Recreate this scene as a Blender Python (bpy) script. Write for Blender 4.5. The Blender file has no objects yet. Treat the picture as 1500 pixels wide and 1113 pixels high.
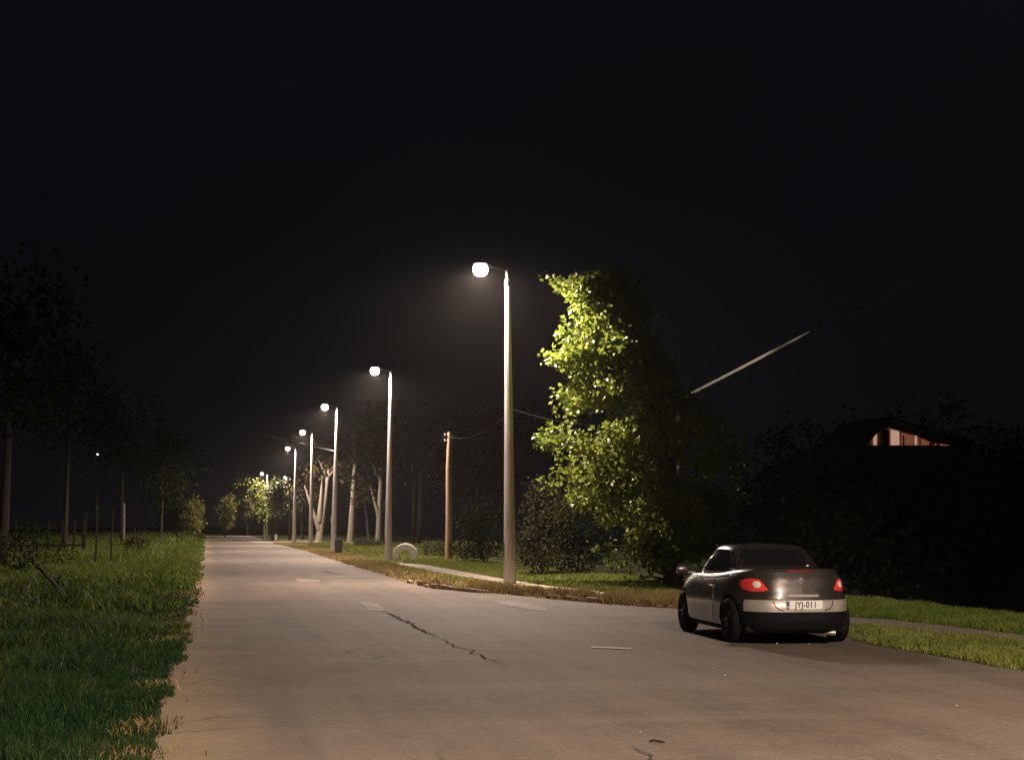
import bpy, bmesh, math, random
import numpy as np
from mathutils import Vector, Matrix, noise as mnoise
from mathutils.bvhtree import BVHTree

random.seed(7); RNG = np.random.default_rng(7)
S = bpy.context.scene
COL = S.collection
PI = math.pi

# ------------------------------------------------------------------ camera
F, CX, CY, HOR, VPX, EYE = 2400.0, 750.0, 556.5, 768.0, 304.0, 1.70
PITCH = math.atan((HOR - CY) / F)
YAW = math.atan((CX - VPX) * math.cos(PITCH) / F)
cd = bpy.data.cameras.new('camera'); cam = bpy.data.objects.new('camera', cd); COL.objects.link(cam)
cam.location = (0, 0, EYE); cam.rotation_euler = (PI / 2 + PITCH, 0, -YAW)
cd.sensor_width = 36; cd.lens = F / 1500 * 36; cd.clip_start = 0.1; cd.clip_end = 3000
S.camera = cam
CR = np.array(cam.rotation_euler.to_matrix())

def ray(px, py):
    d = CR @ np.array([(px - CX) / F, -(py - CY) / F, -1.0]); return d
def G(px, py, z=0.0):
    d = ray(px, py); t = (z - EYE) / d[2]; return (d[0] * t, d[1] * t)
def at(px, py, Y):
    d = ray(px, py); t = Y / d[1]; return (d[0] * t, Y, EYE + d[2] * t)

def smooth(a, b, x):
    t = np.clip((np.asarray(x, float) - a) / (b - a), 0, 1); return t * t * (3 - 2 * t)
def gz(x, y):
    """terrain height: flat by the road, falling away beyond the right-hand verge"""
    x = np.asarray(x, float); y = np.asarray(y, float)
    edge = 14.6 + 14 * smooth(50, 85, y)
    right = -7.5 * smooth(0, 7, x - edge)
    return right

# ------------------------------------------------------------------ materials
def mat(name):
    m = bpy.data.materials.new(name); m.use_nodes = True
    nt = m.node_tree; return m, nt, nt.nodes['Principled BSDF']
def L(nt, a, b): nt.links.new(a, b)
def nz(nt, scale, detail=4, rough=.6, coord='Object', stretch=None, dist=0.0):
    tc = nt.nodes.new('ShaderNodeTexCoord'); n = nt.nodes.new('ShaderNodeTexNoise')
    n.inputs['Scale'].default_value = scale; n.inputs['Detail'].default_value = detail
    n.inputs['Roughness'].default_value = rough; n.inputs['Distortion'].default_value = dist
    if stretch:
        mp = nt.nodes.new('ShaderNodeMapping'); mp.inputs['Scale'].default_value = stretch
        L(nt, tc.outputs[coord], mp.inputs[0]); L(nt, mp.outputs[0], n.inputs['Vector'])
    else: L(nt, tc.outputs[coord], n.inputs['Vector'])
    return n.outputs['Fac']
def ramp(nt, fac, stops):
    r = nt.nodes.new('ShaderNodeValToRGB'); e = r.color_ramp.elements
    while len(e) < len(stops): e.new(.5)
    for i, (p, c) in enumerate(stops):
        e[i].position = p; e[i].color = (*c, 1) if len(c) == 3 else c
    L(nt, fac, r.inputs[0]); return r.outputs[0]
def mix(nt, a, b, fac, mode='MIX'):
    m = nt.nodes.new('ShaderNodeMix'); m.data_type = 'RGBA'; m.blend_type = mode
    for s, i in ((fac, 0), (a, 6), (b, 7)):
        if hasattr(s, 'is_linked'): L(nt, s, m.inputs[i])
        elif i == 0: m.inputs[0].default_value = s
        else: m.inputs[i].default_value = (*s, 1)
    return m.outputs[2]
def bump(nt, bs, h, strength=.3, dist=.01):
    b = nt.nodes.new('ShaderNodeBump'); b.inputs['Strength'].default_value = strength
    b.inputs['Distance'].default_value = dist
    L(nt, h, b.inputs['Height']); L(nt, b.outputs[0], bs.inputs['Normal'])
def plain(name, c, rough=.6, metal=0, var=.15, scale=6, coat=0, spec=.5):
    m, nt, b = mat(name)
    f = nz(nt, scale)
    L(nt, ramp(nt, f, [(.3, tuple(x * (1 - var) for x in c)), (.7, tuple(min(1, x * (1 + var)) for x in c))]), b.inputs['Base Color'])
    b.inputs['Roughness'].default_value = rough; b.inputs['Metallic'].default_value = metal
    b.inputs['Coat Weight'].default_value = coat; b.inputs['Specular IOR Level'].default_value = spec
    return m
def leafy(name, c1, c2, scale=.8, trans=.35, rough=.45, coord='Object', spec=.5):
    m, nt, b = mat(name)
    f = nz(nt, scale, 3, .6, coord); f2 = nz(nt, scale * 9, 2, .6, coord)
    c = ramp(nt, f, [(.32, c1), (.68, c2)])
    c = mix(nt, c, tuple(x * .45 for x in c1), ramp(nt, f2, [(.45, (0, 0, 0)), (.7, (.8, .8, .8))]))
    L(nt, c, b.inputs['Base Color']); b.inputs['Roughness'].default_value = rough
    b.inputs['Specular IOR Level'].default_value = spec
    t = nt.nodes.new('ShaderNodeBsdfTranslucent'); L(nt, c, t.inputs[0])
    ms = nt.nodes.new('ShaderNodeMixShader'); ms.inputs[0].default_value = trans
    L(nt, b.outputs[0], ms.inputs[1]); L(nt, t.outputs[0], ms.inputs[2])
    L(nt, ms.outputs[0], nt.nodes['Material Output'].inputs[0]); return m
def emit(name, c, s):
    m, nt, b = mat(name)
    b.inputs['Base Color'].default_value = (.8, .8, .8, 1)
    b.inputs['Emission Color'].default_value = (*c, 1); b.inputs['Emission Strength'].default_value = s
    return m

def asphalt(name, base, warm, shoulder=None):
    m, nt, b = mat(name)
    big = nz(nt, .22, 5, .6, stretch=(1, .55, 1)); mid = nz(nt, 1.7, 5, .65); streak = nz(nt, .9, 4, .6, stretch=(1.6, .06, 1))
    cross = nz(nt, .5, 4, .6, stretch=(.10, .9, 1)); fine = nz(nt, 55, 3, .8); grit = nz(nt, 220, 2, .8)
    c = ramp(nt, big, [(.34, tuple(x * .66 for x in base)), (.5, base), (.64, tuple(x * 1.28 for x in base))])
    c = mix(nt, c, warm, ramp(nt, mid, [(.42, (0, 0, 0)), (.75, (.6, .6, .6))]))
    c = mix(nt, c, (.45, .45, .45), ramp(nt, streak, [(.45, (0, 0, 0)), (.8, (.75, .75, .75))]), 'MULTIPLY')
    c = mix(nt, c, tuple(x * 1.6 for x in base), ramp(nt, cross, [(.52, (0, 0, 0)), (.75, (.5, .5, .5))]))
    c = mix(nt, c, tuple(x * .35 for x in base), ramp(nt, fine, [(.5, (0, 0, 0)), (.72, (.6, .6, .6))]))
    c = mix(nt, c, tuple(min(1, x * 2.3) for x in base), ramp(nt, grit, [(.6, (0, 0, 0)), (.78, (.8, .8, .8))]))
    speck = nz(nt, 28, 4, .85)
    c = mix(nt, c, tuple(x * .45 for x in base), ramp(nt, speck, [(.50, (0, 0, 0)), (.66, (.75, .75, .75))]))
    speck2 = nz(nt, 11, 5, .8)
    c = mix(nt, c, tuple(x * 1.7 for x in base), ramp(nt, speck2, [(.54, (0, 0, 0)), (.72, (.55, .55, .55))]))
    if shoulder:
        # dust and sand washed onto the left edge of the carriageway
        tcs = nt.nodes.new('ShaderNodeTexCoord'); sx_ = nt.nodes.new('ShaderNodeSeparateXYZ'); L(nt, tcs.outputs['Object'], sx_.inputs[0])
        n1 = nz(nt, .7, 6, .7); ma = nt.nodes.new('ShaderNodeMath'); ma.operation = 'MULTIPLY_ADD'; ma.inputs[1].default_value = -1.9
        L(nt, n1, ma.inputs[0]); L(nt, sx_.outputs[0], ma.inputs[2])
        fac = ramp(nt, ma.outputs[0], [(0, (.85, .85, .85)), (.01, (.85, .85, .85))])
        mr = nt.nodes.new('ShaderNodeMapRange'); mr.inputs['From Min'].default_value = -1.15; mr.inputs['From Max'].default_value = -.45
        mr.inputs['To Min'].default_value = .9; mr.inputs['To Max'].default_value = 0
        L(nt, ma.outputs[0], mr.inputs['Value'])
        sand = ramp(nt, nz(nt, 30, 5, .8), [(.35, tuple(x * .6 for x in shoulder)), (.6, shoulder)])
        c = mix(nt, c, sand, mr.outputs[0])
    # web of worn cracks
    tc = nt.nodes.new('ShaderNodeTexCoord'); vo = nt.nodes.new('ShaderNodeTexVoronoi'); vo.feature = 'DISTANCE_TO_EDGE'
    vo.inputs['Scale'].default_value = .33
    nn = nt.nodes.new('ShaderNodeTexNoise'); nn.inputs['Scale'].default_value = 1.2; nn.inputs['Detail'].default_value = 6
    L(nt, tc.outputs['Object'], nn.inputs['Vector'])
    vm = nt.nodes.new('ShaderNodeVectorMath'); vm.operation = 'MULTIPLY_ADD'; vm.inputs[1].default_value = (1.6, 1.6, 0)
    L(nt, nn.outputs['Color'], vm.inputs[0]); L(nt, tc.outputs['Object'], vm.inputs[2]); L(nt, vm.outputs[0], vo.inputs['Vector'])
    gate = ramp(nt, nz(nt, .13, 2), [(.5, (0, 0, 0)), (.6, (1, 1, 1))])
    cr = ramp(nt, vo.outputs['Distance'], [(.0, (1, 1, 1)), (.012, (0, 0, 0))])
    g = mix(nt, (0, 0, 0), cr, gate)
    c = mix(nt, c, tuple(x * .3 for x in base), g)
    L(nt, c, b.inputs['Base Color']); b.inputs['Roughness'].default_value = .8
    b.inputs['Specular IOR Level'].default_value = .3
    bump(nt, b, fine, .55, .012); return m

M = {}
M['asphalt'] = asphalt('asphalt', (.172, .137, .112), (.225, .160, .118), (.36, .27, .17))
M['patch'] = asphalt('asphalt_patch', (.30, .245, .20), (.33, .27, .22))
M['shoulder'] = asphalt('dusty_shoulder', (.25, .185, .12), (.30, .22, .14))
M['pave'] = asphalt('paving', (.40, .33, .27), (.34, .26, .19))
M['oldpave'] = asphalt('worn_paving', (.25, .195, .15), (.22, .18, .11))
def soil(name, c1, c2, c3):
    m, nt, b = mat(name)
    c = ramp(nt, nz(nt, .5, 6, .7), [(.3, c1), (.6, c2)])
    c = mix(nt, c, c3, ramp(nt, nz(nt, 9, 5, .7), [(.45, (0, 0, 0)), (.65, (.8, .8, .8))]))
    L(nt, c, b.inputs['Base Color']); b.inputs['Roughness'].default_value = 1; b.inputs['Specular IOR Level'].default_value = .1
    bump(nt, b, nz(nt, 18, 5), .7, .03); return m
M['soil'] = soil('grassy_soil', (.035, .055, .012), (.055, .075, .018), (.07, .06, .03))
M['verge'] = soil('dry_verge', (.17, .13, .06), (.25, .19, .09), (.11, .115, .035))
M['grass'] = leafy('grass_painted_dim', (.014, .050, .015), (.038, .082, .022), .55, .35, .6, spec=.25)  # darker copy for the near left grass, dim light put into the colour
M['field'] = leafy('grass_painted_lit', (.11, .185, .022), (.20, .23, .042), .4, .35, .6, spec=.25)  # brighter, yellower copy of the grass, lamplight put into the colour
M['lawn'] = leafy('lawn_blades', (.17, .21, .035), (.27, .28, .07), .7, .3, .6, spec=.25)
M['dry'] = leafy('dry_grass', (.24, .175, .075), (.42, .31, .14), 1.2, .25, .7, spec=.2)
M['leaf'] = leafy('broad_leaves', (.16, .22, .028), (.28, .32, .055), .7, .36, .42, spec=.4)
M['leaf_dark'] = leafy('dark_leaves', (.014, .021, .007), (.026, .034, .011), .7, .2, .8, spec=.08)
M['leaf_far'] = leafy('far_leaves', (.15, .17, .035), (.25, .24, .06), .4, .35, .6, spec=.3)
M['leaf_silver'] = leafy('silver_leaves', (.20, .24, .12), (.34, .36, .24), .8, .3, .4)
M['leaf_brown'] = leafy('brownish_leaves', (.045, .036, .016), (.07, .058, .024), .4, .3, .7, spec=.2)
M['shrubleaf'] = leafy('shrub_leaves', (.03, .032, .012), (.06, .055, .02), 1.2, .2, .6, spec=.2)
M['hedge'] = leafy('hedge_leaves', (.05, .06, .02), (.12, .11, .035), 1.2, .2, .6, spec=.3)
M['bark'] = plain('bark', (.045, .036, .028), .95, 0, .4, 14, spec=.2)
M['pale_bark'] = plain('pale_bark', (.19, .165, .13), .9, 0, .3, 5, spec=.2)
M['wood'] = plain('weathered_wood', (.30, .19, .12), .85, 0, .3, 7, spec=.2)
M['metal'] = plain('galvanised_metal', (.45, .45, .45), .45, .8, .15, 20)
M['darkmetal'] = plain('dark_metal', (.05, .05, .05), .5, .3, .2, 20)
M['oldmetal'] = plain('weathered_steel', (.10, .09, .085), .6, .4, .3, 20)
M['cable'] = plain('cable_sheath', (.32, .31, .29), .35, .3, .1, 20)
M['tyre_white'] = plain('white_painted_rubber', (.80, .72, .68), .6, 0, .22, 9)
M['kerb'] = plain('worn_kerb', (.36, .27, .19), .95, 0, .45, 6, spec=.2)
M['paint_line'] = plain('road_paint', (.55, .50, .46), .8, 0, .25, 12)
M['crack'] = plain('crack_dirt', (.045, .036, .028), 1, 0, .3, 20, spec=.1)
M['pebble'] = plain('pebble', (.6, .55, .5), .8, 0, .3, 3)
m, nt, b = mat('concrete')
c = ramp(nt, nz(nt, 3, 5, .65, stretch=(1, 1, .25)), [(.3, (.38, .345, .32)), (.7, (.56, .51, .47))])
c = mix(nt, c, (.14, .11, .09), ramp(nt, nz(nt, 22, 4, .7), [(.55, (0, 0, 0)), (.75, (.7, .7, .7))]))
L(nt, c, b.inputs['Base Color']); b.inputs['Roughness'].default_value = .9; bump(nt, b, nz(nt, 40, 4), .4, .01)
M['concrete'] = m
LAMP_C = (1.0, .80, .66)
def bowl_mat(name, c, s_):
    m, nt, b = mat(name); nt.nodes.remove(b)
    e = nt.nodes.new('ShaderNodeEmission'); e.inputs[0].default_value = (*c, 1); e.inputs[1].default_value = s_
    t = nt.nodes.new('ShaderNodeBsdfTransparent'); t.inputs[0].default_value = (.95, .95, .95, 1); a = nt.nodes.new('ShaderNodeAddShader')
    L(nt, e.outputs[0], a.inputs[0]); L(nt, t.outputs[0], a.inputs[1]); L(nt, a.outputs[0], nt.nodes['Material Output'].inputs[0]); return m
M['lamp'] = bowl_mat('lit_glass_bowl', (1, .86, .76), 7)
M['lamp_far'] = emit('lit_far_lamp', (1, .9, .8), 3)

# ------------------------------------------------------------------ object helpers
def link(name, me, m, parent=None):
    o = bpy.data.objects.new(name, me); COL.objects.link(o)
    if m is not None and me is not None: me.materials.append(m)
    if parent: o.parent = parent
    return o
def tag(o, label=None, cat=None, group=None, kind=None):
    if label: o['label'] = label
    if cat: o['category'] = cat
    if group: o['group'] = group
    if kind: o['kind'] = kind
    return o
def empty(name, loc, label, cat, group=None, rz=0):
    o = bpy.data.objects.new(name, None); COL.objects.link(o); o.location = loc; o.rotation_euler = (0, 0, rz)
    o.empty_display_size = .2
    return tag(o, label, cat, group)
def mesh_np(name, V, Fc, smooth_=False):
    me = bpy.data.meshes.new(name)
    V = np.asarray(V, np.float32); Fc = np.asarray(Fc, np.int32); n = Fc.shape[1]
    me.vertices.add(len(V)); me.vertices.foreach_set('co', V.ravel())
    me.loops.add(Fc.size); me.loops.foreach_set('vertex_index', Fc.ravel())
    me.polygons.add(len(Fc)); me.polygons.foreach_set('loop_start', np.arange(0, Fc.size, n, dtype=np.int32))
    me.update(calc_edges=True); me.validate()
    if smooth_: me.shade_smooth()
    return me
class MB:
    def __init__(s): s.bm = bmesh.new()
    def box(s, c, d, bevel=0, rz=0, taper=1.0):
        r = bmesh.ops.create_cube(s.bm, size=1)['verts']
        for v in r:
            t = taper if v.co.z > 0 else 1
            v.co = Vector((v.co.x * d[0] * t, v.co.y * d[1] * t, v.co.z * d[2]))
        if bevel:
            es = list({e for v in r for e in v.link_edges})
            q = bmesh.ops.bevel(s.bm, geom=es, offset=bevel, segments=2, affect='EDGES'); r = list(set(q['verts']) | {v for v in r if v.is_valid})
        bmesh.ops.rotate(s.bm, cent=(0, 0, 0), matrix=Matrix.Rotation(rz, 3, 'Z'), verts=r)
        bmesh.ops.translate(s.bm, vec=c, verts=r); return s
    def tube(s, pts, rads, seg=8, cap=True):
        pts = [Vector(p) for p in pts]
        if not hasattr(rads, '__len__'): rads = [rads] * len(pts)
        rings = []; up = None
        for i, p in enumerate(pts):
            d = (pts[min(i + 1, len(pts) - 1)] - pts[max(i - 1, 0)]).normalized()
            if up is None: up = Vector((1, 0, 0)) if abs(d.x) < .8 else Vector((0, 0, 1))
            a = (up - d * up.dot(d)).normalized(); b_ = d.cross(a); up = a
            rings.append([s.bm.verts.new(p + (a * math.cos(2 * PI * k / seg) + b_ * math.sin(2 * PI * k / seg)) * rads[i]) for k in range(seg)])
        for r0, r1 in zip(rings, rings[1:]):
            for k in range(seg): s.bm.faces.new((r0[k], r0[(k + 1) % seg], r1[(k + 1) % seg], r1[k]))
        if cap:
            s.bm.faces.new(rings[0][::-1]); s.bm.faces.new(rings[-1])
        return s
    def lathe(s, prof, seg=20, c=(0, 0, 0), axis='Z', sx=1, sy=1):
        rings = []
        for r, z in prof:
            ring = []
            for k in range(seg):
                a = 2 * PI * k / seg; q = Vector((r * math.cos(a) * sx, r * math.sin(a) * sy, z))
                if axis == 'X': q = Vector((q.z, q.x, q.y))
                if axis == 'Y': q = Vector((q.x, q.z, q.y))
                ring.append(s.bm.verts.new(q + Vector(c)))
            rings.append(ring)
        for r0, r1 in zip(rings, rings[1:]):
            for k in range(seg): s.bm.faces.new((r0[k], r0[(k + 1) % seg], r1[(k + 1) % seg], r1[k]))
        if prof[0][0] > 1e-4: s.bm.faces.new(rings[0][::-1])
        if prof[-1][0] > 1e-4: s.bm.faces.new(rings[-1])
        return s
    def poly(s, pts):
        return s.bm.faces.new([s.bm.verts.new(p) for p in pts])
    def build(s, name, m, parent=None, smooth_=False):
        me = bpy.data.meshes.new(name); bmesh.ops.remove_doubles(s.bm, verts=s.bm.verts, dist=1e-5)
        bmesh.ops.recalc_face_normals(s.bm, faces=s.bm.faces); s.bm.to_mesh(me); s.bm.free()
        if smooth_:
            me.shade_smooth()
            try: me.set_sharp_from_angle(angle=math.radians(40))
            except Exception: pass
        return link(name, me, m, parent)
def copy_tree(o, parent=None):
    c = o.copy(); COL.objects.link(c); c.parent = parent
    for ch in list(o.children): copy_tree(ch, c)
    return c

# polygons -----------------------------------------------------------
def resample(pts, step):
    out = []
    P = [np.array(p, float) for p in pts]
    for a, b_ in zip(P, P[1:] + P[:1]):
        n = max(1, int(np.linalg.norm(b_ - a) / step))
        for i in range(n): out.append(a + (b_ - a) * i / n)
    return out
def rough(pts, step, amp, freq=1.3, seed=0):
    out = []
    for p in resample(pts, step):
        n1 = mnoise.noise(Vector((p[0] * freq, p[1] * freq, seed))); n2 = mnoise.noise(Vector((p[0] * freq, p[1] * freq, seed + 9)))
        n3 = mnoise.noise(Vector((p[0] * freq * 4, p[1] * freq * 4, seed + 5)))
        out.append((p[0] + amp * (n1 + .4 * n3) * 1.6, p[1] + amp * n2))
    return out
def inside(poly, X, Y):
    poly = np.array([p[:2] for p in poly]); r = np.zeros(len(X), bool); n = len(poly); j = n - 1
    for i in range(n):
        xi, yi = poly[i]; xj, yj = poly[j]
        c = ((yi > Y) != (yj > Y)) & (X < (xj - xi) * (Y - yi) / (yj - yi + 1e-12) + xi)
        r ^= c; j = i
    return r
def sheet(name, pts, z, m, label=None, cat=None, kind='structure'):
    bm = bmesh.new(); f = bm.faces.new([bm.verts.new((p[0], p[1], z)) for p in pts])
    if f.normal.z < 0: f.normal_flip()
    f.normal_update()
    if f.normal.z < 0: f.normal_flip()
    bmesh.ops.triangulate(bm, faces=bm.faces[:])
    me = bpy.data.meshes.new(name); bm.to_mesh(me); bm.free()
    o = link(name, me, m)
    if kind: o['kind'] = kind
    if label: tag(o, label, cat)
    return o

# ------------------------------------------------------------------ ground
xs = np.concatenate([np.linspace(-400, -40, 10), np.linspace(-36, -6, 12), np.linspace(-5, 12, 18), np.linspace(12.5, 37, 50), np.linspace(39, 80, 12), np.linspace(100, 600, 10)])
ys = np.concatenate([np.linspace(-60, 0, 8), np.linspace(4, 120, 50), np.linspace(130, 900, 30)])
XX, YY = np.meshgrid(xs, ys); ZZ = gz(XX, YY)
V = np.stack([XX, YY, ZZ], -1).reshape(-1, 3); nx = len(xs)
ii, jj = np.meshgrid(np.arange(len(ys) - 1), np.arange(nx - 1), indexing='ij'); k = (ii * nx + jj).ravel()
o = link('ground', mesh_np('ground', V, np.stack([k, k + 1, k + nx + 1, k + nx], 1), True), M['soil']); o['kind'] = 'structure'

LEFT_EDGE = [(-.45, -30), (-.42, 8)] + [G(*p) for p in [(222, 1112), (233, 1050), (243, 985), (262, 930), (270, 905), (281, 870), (287, 845), (291, 830)]] + [(-.35, 110), (-.4, 290)]
R_EDGE = [G(*p) for p in [(1500, 984), (1400, 965), (1300, 949), (1245, 938), (1180, 918), (1120, 903), (1000, 891), (950, 887), (890, 883), (820, 877), (740, 869), (690, 866), (640, 861), (590, 850), (560, 840), (525, 830), (500, 822)]]
right = [(9.7, -30), (9.6, 12)] + R_EDGE + [(6.25, 90), (6.25, 140), (6.3, 290)]
road_poly = LEFT_EDGE[::1] + right[::-1]
road_r = rough(road_poly, .35, .07, 1.1, 3)
sheet('road', road_r, .004, M['asphalt'])
# dry verge between road and pavement
verge = [G(*p) for p in [(1020, 893), (950, 888), (890, 884), (820, 878), (740, 870), (690, 867), (640, 862), (590, 851), (560, 841), (525, 831), (500, 823)]] + [(6.2, 90), (6.2, 170), (8.0, 170), (8.0, 90)] + [G(*p) for p in [(560, 822), (600, 832), (650, 842), (740, 857), (800, 864), (870, 872), (920, 878), (1020, 884)]]
sheet('verge', rough(verge, .3, .08, 1.5, 11), .008, M['verge'])
pv = [G(*p) for p in [(581, 824.5), (620, 827), (650, 832), (700, 841), (740, 848.5), (800, 858), (870, 865), (885, 868), (880, 872), (800, 864), (760, 859), (700, 851), (650, 842), (610, 833), (590, 829.5)]]
sheet('pavement', rough(pv, .5, .04, 1.5, 21), .012, M['pave'])
pv2 = [G(*p) for p in [(1230, 899), (1300, 907), (1400, 918), (1500, 929), (1600, 940), (1600, 962), (1500, 945), (1430, 934), (1340, 925), (1280, 918), (1230, 912)]]
sheet('footpath', rough(pv2, .3, .10, 1.5, 31), .012, M['oldpave'])
far_path = [G(*p) for p in [(396, 792.3), (430, 793), (500, 795.5), (560, 799), (560, 796.6), (500, 793.2), (430, 791)]]
sheet('path', rough(far_path, 2, .1, .4, 41), .014, M['pave'])
# lighter and darker repairs in the road surface
def patch(pts, seed, mt='patch', z=.010, name='road_patch', am=.05):
    return sheet(name, rough([G(*p) for p in pts], .12, am, 2.3, seed), z, M[mt])
patch([(526, 881), (556, 884), (567, 895), (540, 895)], 1)
patch([(432, 847), (465, 848), (472, 852.5), (436, 852.5)], 2)
patch([(715, 878), (752, 881), (800, 890), (812, 896), (780, 895), (735, 885)], 3, am=.1)
patch([(362, 791.5), (398, 792.5), (404, 795.6), (372, 794.8)], 5, am=.1)
sheet('road_marking', rough([G(*p) for p in [(866, 947.6), (925, 950.2), (925, 952), (866, 949.6)]], .08, .012, 3, 1), .014, M['paint_line'])
def crack(pts, w, seed):
    P = [np.array(G(*p)) for p in pts]; Q = []
    for a, b_ in zip(P, P[1:]):
        n = max(2, int(np.linalg.norm(b_ - a) / .12))
        for i in range(n): Q.append(a + (b_ - a) * i / n)
    Q.append(P[-1]); l, r = [], []
    for i, q in enumerate(Q):
        off = .10 * mnoise.noise(Vector((q[0] * 3, q[1] * 3, seed))); ww = w * (.55 + .9 * abs(mnoise.noise(Vector((q[0] * 5, q[1] * 2, seed + 4))))) * (min(1, 4 * min(i + .3, len(Q) - i) / len(Q)))
        l.append((q[0] + off - ww, q[1])); r.append((q[0] + off + ww, q[1] + .01))
    bm = bmesh.new(); vl = [bm.verts.new((*p, .016)) for p in l]; vr = [bm.verts.new((*p, .016)) for p in r]
    for i in range(len(Q) - 1): bm.faces.new((vl[i], vr[i], vr[i + 1], vl[i + 1]))
    me = bpy.data.meshes.new('road_crack'); bm.to_mesh(me); bm.free(); o = link('road_crack', me, M['crack']); o['kind'] = 'structure'
crack([(562, 895), (590, 909), (612, 920), (640, 934)], .036, 2)
crack([(640, 934), (690, 955), (740, 975)], .018, 3)
crack([(925, 1096), (955, 1113), (980, 1130)], .012, 4)
crack([(470, 836), (500, 842)], .05, 6)

# kerb stones, broken and half sunk, along the verge
kp = [np.array(G(*p)) for p in [(1010, 892), (950, 888), (890, 884), (820, 878), (740, 870), (690, 867), (640, 862), (590, 852)]]
d = [0]
for a, b_ in zip(kp, kp[1:]): d.append(d[-1] + np.linalg.norm(b_ - a))
s = .2; kn = 0
while s < d[-1] - .9:
    if random.random() < .78:
        i = max(j for j in range(len(d)) if d[j] <= s); t = (s - d[i]) / (d[i + 1] - d[i]); p = kp[i] + (kp[i + 1] - kp[i]) * t
        v = kp[i + 1] - kp[i]
        h = random.uniform(.05, .12)
        k = MB().box((0, 0, h / 2 - .02), (random.uniform(.6, .92), .14, h + .04), .015).build('kerb_stone', M['kerb'])
        k.location = (p[0] + random.uniform(-.03, .03), p[1], .0); k.rotation_euler = (random.uniform(-.08, .08), random.uniform(-.05, .05), math.atan2(v[1], v[0]) + random.uniform(-.07, .07))
        tag(k, 'worn kerb stone sunk among dry weeds between the road and the lamp posts', 'kerb stone', 'broken kerb stones along the verge')
    s += 1.0

# ------------------------------------------------------------------ grass
def blades(name, XY, h, w, m, lean=.35, label=None, zoff=0.0):
    n = len(XY); a = RNG.uniform(0, 2 * PI, n); h = h * RNG.uniform(.45, 1.25, n); w = w * RNG.uniform(.6, 1.3, n)
    dx, dy = np.cos(a), np.sin(a); la = RNG.uniform(0, 2 * PI, n); ln = lean * h * RNG.uniform(.1, 1.6, n)
    lx, ly = np.cos(la) * ln, np.sin(la) * ln; z0 = gz(XY[:, 0], XY[:, 1]) + zoff
    V = np.zeros((n, 5, 3))
    V[:, 0] = np.stack([XY[:, 0] - dx * w, XY[:, 1] - dy * w, z0 - .01], 1)
    V[:, 1] = np.stack([XY[:, 0] + dx * w, XY[:, 1] + dy * w, z0 - .01], 1)
    V[:, 2] = np.stack([XY[:, 0] + lx * .35 + dx * w * .7, XY[:, 1] + ly * .35 + dy * w * .7, z0 + h * .6], 1)
    V[:, 3] = np.stack([XY[:, 0] + lx * .35 - dx * w * .7, XY[:, 1] + ly * .35 - dy * w * .7, z0 + h * .6], 1)
    V[:, 4] = np.stack([XY[:, 0] + lx, XY[:, 1] + ly, z0 + h], 1)
    b0 = np.arange(n)[:, None] * 5
    Fc = np.concatenate([b0 + np.array([[0, 1, 2]]), b0 + np.array([[0, 2, 3]]), b0 + np.array([[3, 2, 4]])], 0)
    o = link(name, mesh_np(name, V.reshape(-1, 3), Fc), m); o['kind'] = 'stuff'
    if label: o['label'] = label
    return o
def clump(X, Y, f=1.0, seed=0):
    # cheap sum of sines as clump field, 0..1
    r = np.random.default_rng(seed); v = np.zeros(len(X))
    for _ in range(9):
        a = r.uniform(0, 2 * PI); k = f * r.uniform(.5, 3.2); v += np.sin((X * np.cos(a) + Y * np.sin(a)) * k + r.uniform(0, 6)) / 9
    return np.clip(.5 + 1.3 * v, 0, 1)
# left grass, tall, in distance bands (blades grow wider with distance, fewer of them)
P_all, H_all, W_all = [], [], []
for y0, y1, x0, dens, h, w in [(8, 18, -6.0, 2300, .16, .0042), (18, 32, -9, 900, .22, .008), (32, 60, -13, 200, .33, .018), (60, 120, -22, 45, .36, .035), (120, 290, -30, 9, .5, .08)]:
    n = int((y1 - y0) * (-.1 - x0) * dens); X = RNG.uniform(x0, .05, n); Y = RNG.uniform(y0, y1, n)
    edge = np.interp(Y, [p[1] for p in LEFT_EDGE], [p[0] for p in LEFT_EDGE])
    cl = clump(X, Y, 1.1, 3); tuft = clump(X * 3, Y * 2, 1.5, 8)
    keep = (X < edge + .04 + (tuft - .4) * .26 * np.clip(Y / 20, .5, 1.2)) & (RNG.uniform(0, 1, n) < .35 + .65 * cl)
    near = np.clip((edge - X) / .9, .35, 1)
    P_all.append(np.stack([X, Y], 1)[keep]); H_all.append((h * (.55 + .75 * cl) * near)[keep]); W_all.append(np.full(keep.sum(), w))
P_, H_, W_ = np.concatenate(P_all), np.concatenate(H_all), np.concatenate(W_all)
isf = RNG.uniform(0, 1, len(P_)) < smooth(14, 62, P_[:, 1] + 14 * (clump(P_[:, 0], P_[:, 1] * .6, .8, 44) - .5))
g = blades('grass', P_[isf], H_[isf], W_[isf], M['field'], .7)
tag(g, 'unmown grass farther up the left roadside, painted yellowish as if lit', 'grass')
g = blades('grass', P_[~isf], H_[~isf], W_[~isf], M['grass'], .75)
tag(g, 'tall grass filling the near left roadside, painted dark green as if dimly lit', 'grass')
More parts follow.
